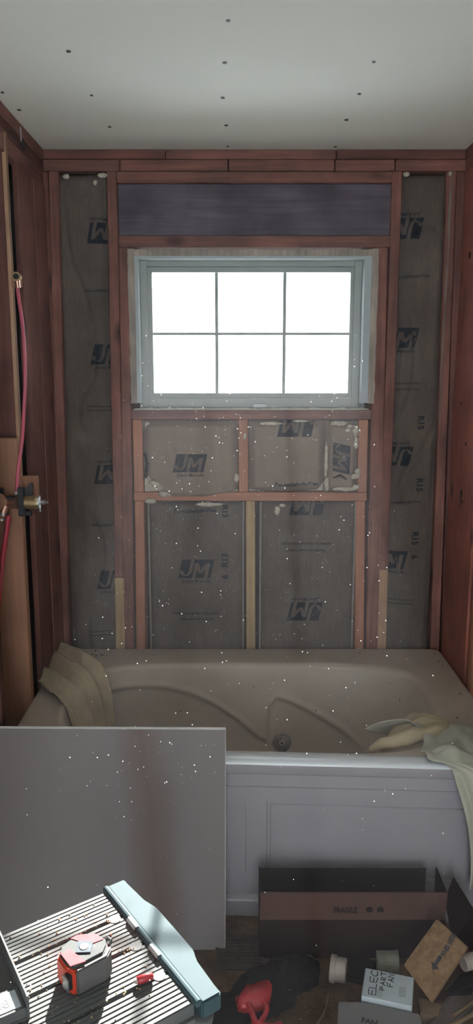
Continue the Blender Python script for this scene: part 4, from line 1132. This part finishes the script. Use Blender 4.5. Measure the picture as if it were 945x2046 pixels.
obj('clamp', B(vx - .062, vx - .052, yv - .015, yv + .02, vz - .02, vz + .045, bev=.002), M['blackpl'], vl)
obj('clamp', B(vx - .040, vx - .010, yv - .012, yv + .01, vz + .008, vz + .020, bev=.002), M['blackpl'], vl)
obj('inlet_fitting', T([(vx - .040, yv - .012, vz - .010), (vx - .048, yv - .022, vz - .034)], [.012, .010], 14), M['copper'], vl)
obj('crimp_ring', T([(vx - .047, yv - .021, vz - .030), (vx - .0485, yv - .022, vz - .038)], [.0135, .0135], 14), M['steel'], vl)
obj('crimp_ring', T([(vx - .052, yv - .024, vz - .046), (vx - .053, yv - .024, vz - .052)], [.013, .013], 14), M['steel'], vl)
obj('screw', T([(vx - .004, yv - .010, vz + .032), (vx - .004, yv - .015, vz + .032)], .005, 10), M['steel'], vl)
# board behind at left
nb = obj('wood_block', prism(bmesh.new(), [Vector((XL - .10, vy - .06, vz - .07)), Vector((XL - .035, vy - .06, vz - .06)), Vector((XL - .020, vy - .06, vz + .012)), Vector((XL - .042, vy - .06, vz + .032)), Vector((XL - .10, vy - .06, vz + .032))], Vector((0, .02, 0)), .002), M['pinez']); tag(nb, 'pale wood block left of the shower valve', 'block')
def P_(px, py, y): return tuple(atY(px, py, y))
pp = thing('water_pipe', 'faded red plastic water pipe bowing down the left stud', 'pipe', P_(40, 700, ys - .02))
obj('pipe', T(smooth_pts([P_(34, 570, ys - .01), P_(38, 600, ys - .018), P_(45, 650, ys - .025), P_(49, 710, ys - .028), P_(50, 770, ys - .03), P_(47, 830, ys - .03), P_(44, 880, ys - .055), P_(36, 940, ys - .06), P_(33, 985, ys - .08)], 8), .0058, 12), M['pinkpex'], pp, smooth=True)
p2_ = thing('water_pipe', 'red plastic water pipe below the shower valve', 'pipe', P_(10, 1100, ys - .1))
obj('pipe', T(smooth_pts([P_(17, 1030, ys - .1), P_(13, 1060, ys - .1), P_(7, 1100, ys - .1), P_(2, 1150, ys - .1), P_(-4, 1220, ys - .1), P_(-8, 1300, ys - .1), P_(-8, 1500, ys - .1)], 8), .0082, 12), M['redpex'], p2_, smooth=True)
el = thing('pipe_elbow', 'brass pipe elbow fixed to the left stud above the red pipe', 'fitting', P_(33, 556, ys - .015))
obj('flange', B(*sorted((P_(23, 556, ys - .01)[0], P_(43, 556, ys - .01)[0])), ys - .012, ys - .004, *sorted((Z(548, ys), Z(575, ys))), bev=.002), M['copper'], el)
c_ = Vector(P_(34, 553, ys - .02))
obj('socket', T([c_ + Vector((0, .012, 0)), c_ + Vector((0, -.012, 0))], [.013, .014], 16), M['brass'], el)
obj('bore', T([c_ + Vector((0, -.0115, 0)), c_ + Vector((0, -.0126, 0))], .009, 14), M['black'], el)
obj('barb', T([c_ + Vector((0, -.002, -.010)), c_ + Vector((0, .004, -.032))], [.009, .008], 12), M['copper'], el)
# chrome strap on the top plate
ck = atX(40, 268, XL); ckz = ck.z
cp = thing('pipe_strap', 'small shiny metal bracket under the top plate of the left wall', 'bracket', tuple(ck))
obj('strap', B(XL + .001, XL + .004, ck.y - .006, ck.y + .006, ckz - .022, ckz + .022, bev=.001), M['steel'], cp)
obj('hole', T([(XL - .002, ck.y + .035, ckz - .02), (XL + .0008, ck.y + .035, ckz - .02)], .022, 18), M['black'], cp)

# ------------------------------------------------------------------ dust in the air
sd = Vector((-0.03, -1, -0.532))
bm = bmesh.new(); cnt = 0
while cnt < 1200:
    gx = random.uniform(gx0, gx1); gz = random.uniform(gz0, gz1); t = random.uniform(.15, 2.25)
    p = Vector((gx, 3.06, gz)) + sd * t
    if p.z < .05 or (p.y > 2.0 and p.z < .52): continue
    if p.y < 1.5 and p.z < PZ + .06: continue
    dist = (p - cam0).length
    if dist < .75: continue
    r = dist * random.choice((.00022, .00026, .0003, .0003, .0004, .0004, .0005, .0007, .0010)) * .8
    bmesh.ops.create_icosphere(bm, subdivisions=1, radius=r, matrix=Matrix.Translation(p)); cnt += 1
tag(obj('dust_motes', bm, M['mote']), 'bright dust specks drifting in the sun beam below the window', 'dust', kind='stuff')
hm = bpy.data.materials.new('dusty_air'); hm.use_nodes = True; nt = hm.node_tree; nt.nodes.remove(nt.nodes['Principled BSDF'])
vs = nt.nodes.new('ShaderNodeVolumeScatter'); vs.inputs['Color'].default_value = (.93, .93, 1.0, 1); vs.inputs['Density'].default_value = .013; vs.inputs['Anisotropy'].default_value = .45
nt.links.new(vs.outputs[0], nt.nodes['Material Output'].inputs['Volume'])
hz = obj('dusty_air', B(-.70, .81, -1.75, YW - .02, .003, ZC - .003), hm); tag(hz, 'thin dusty haze filling the room air', 'haze', kind='stuff')
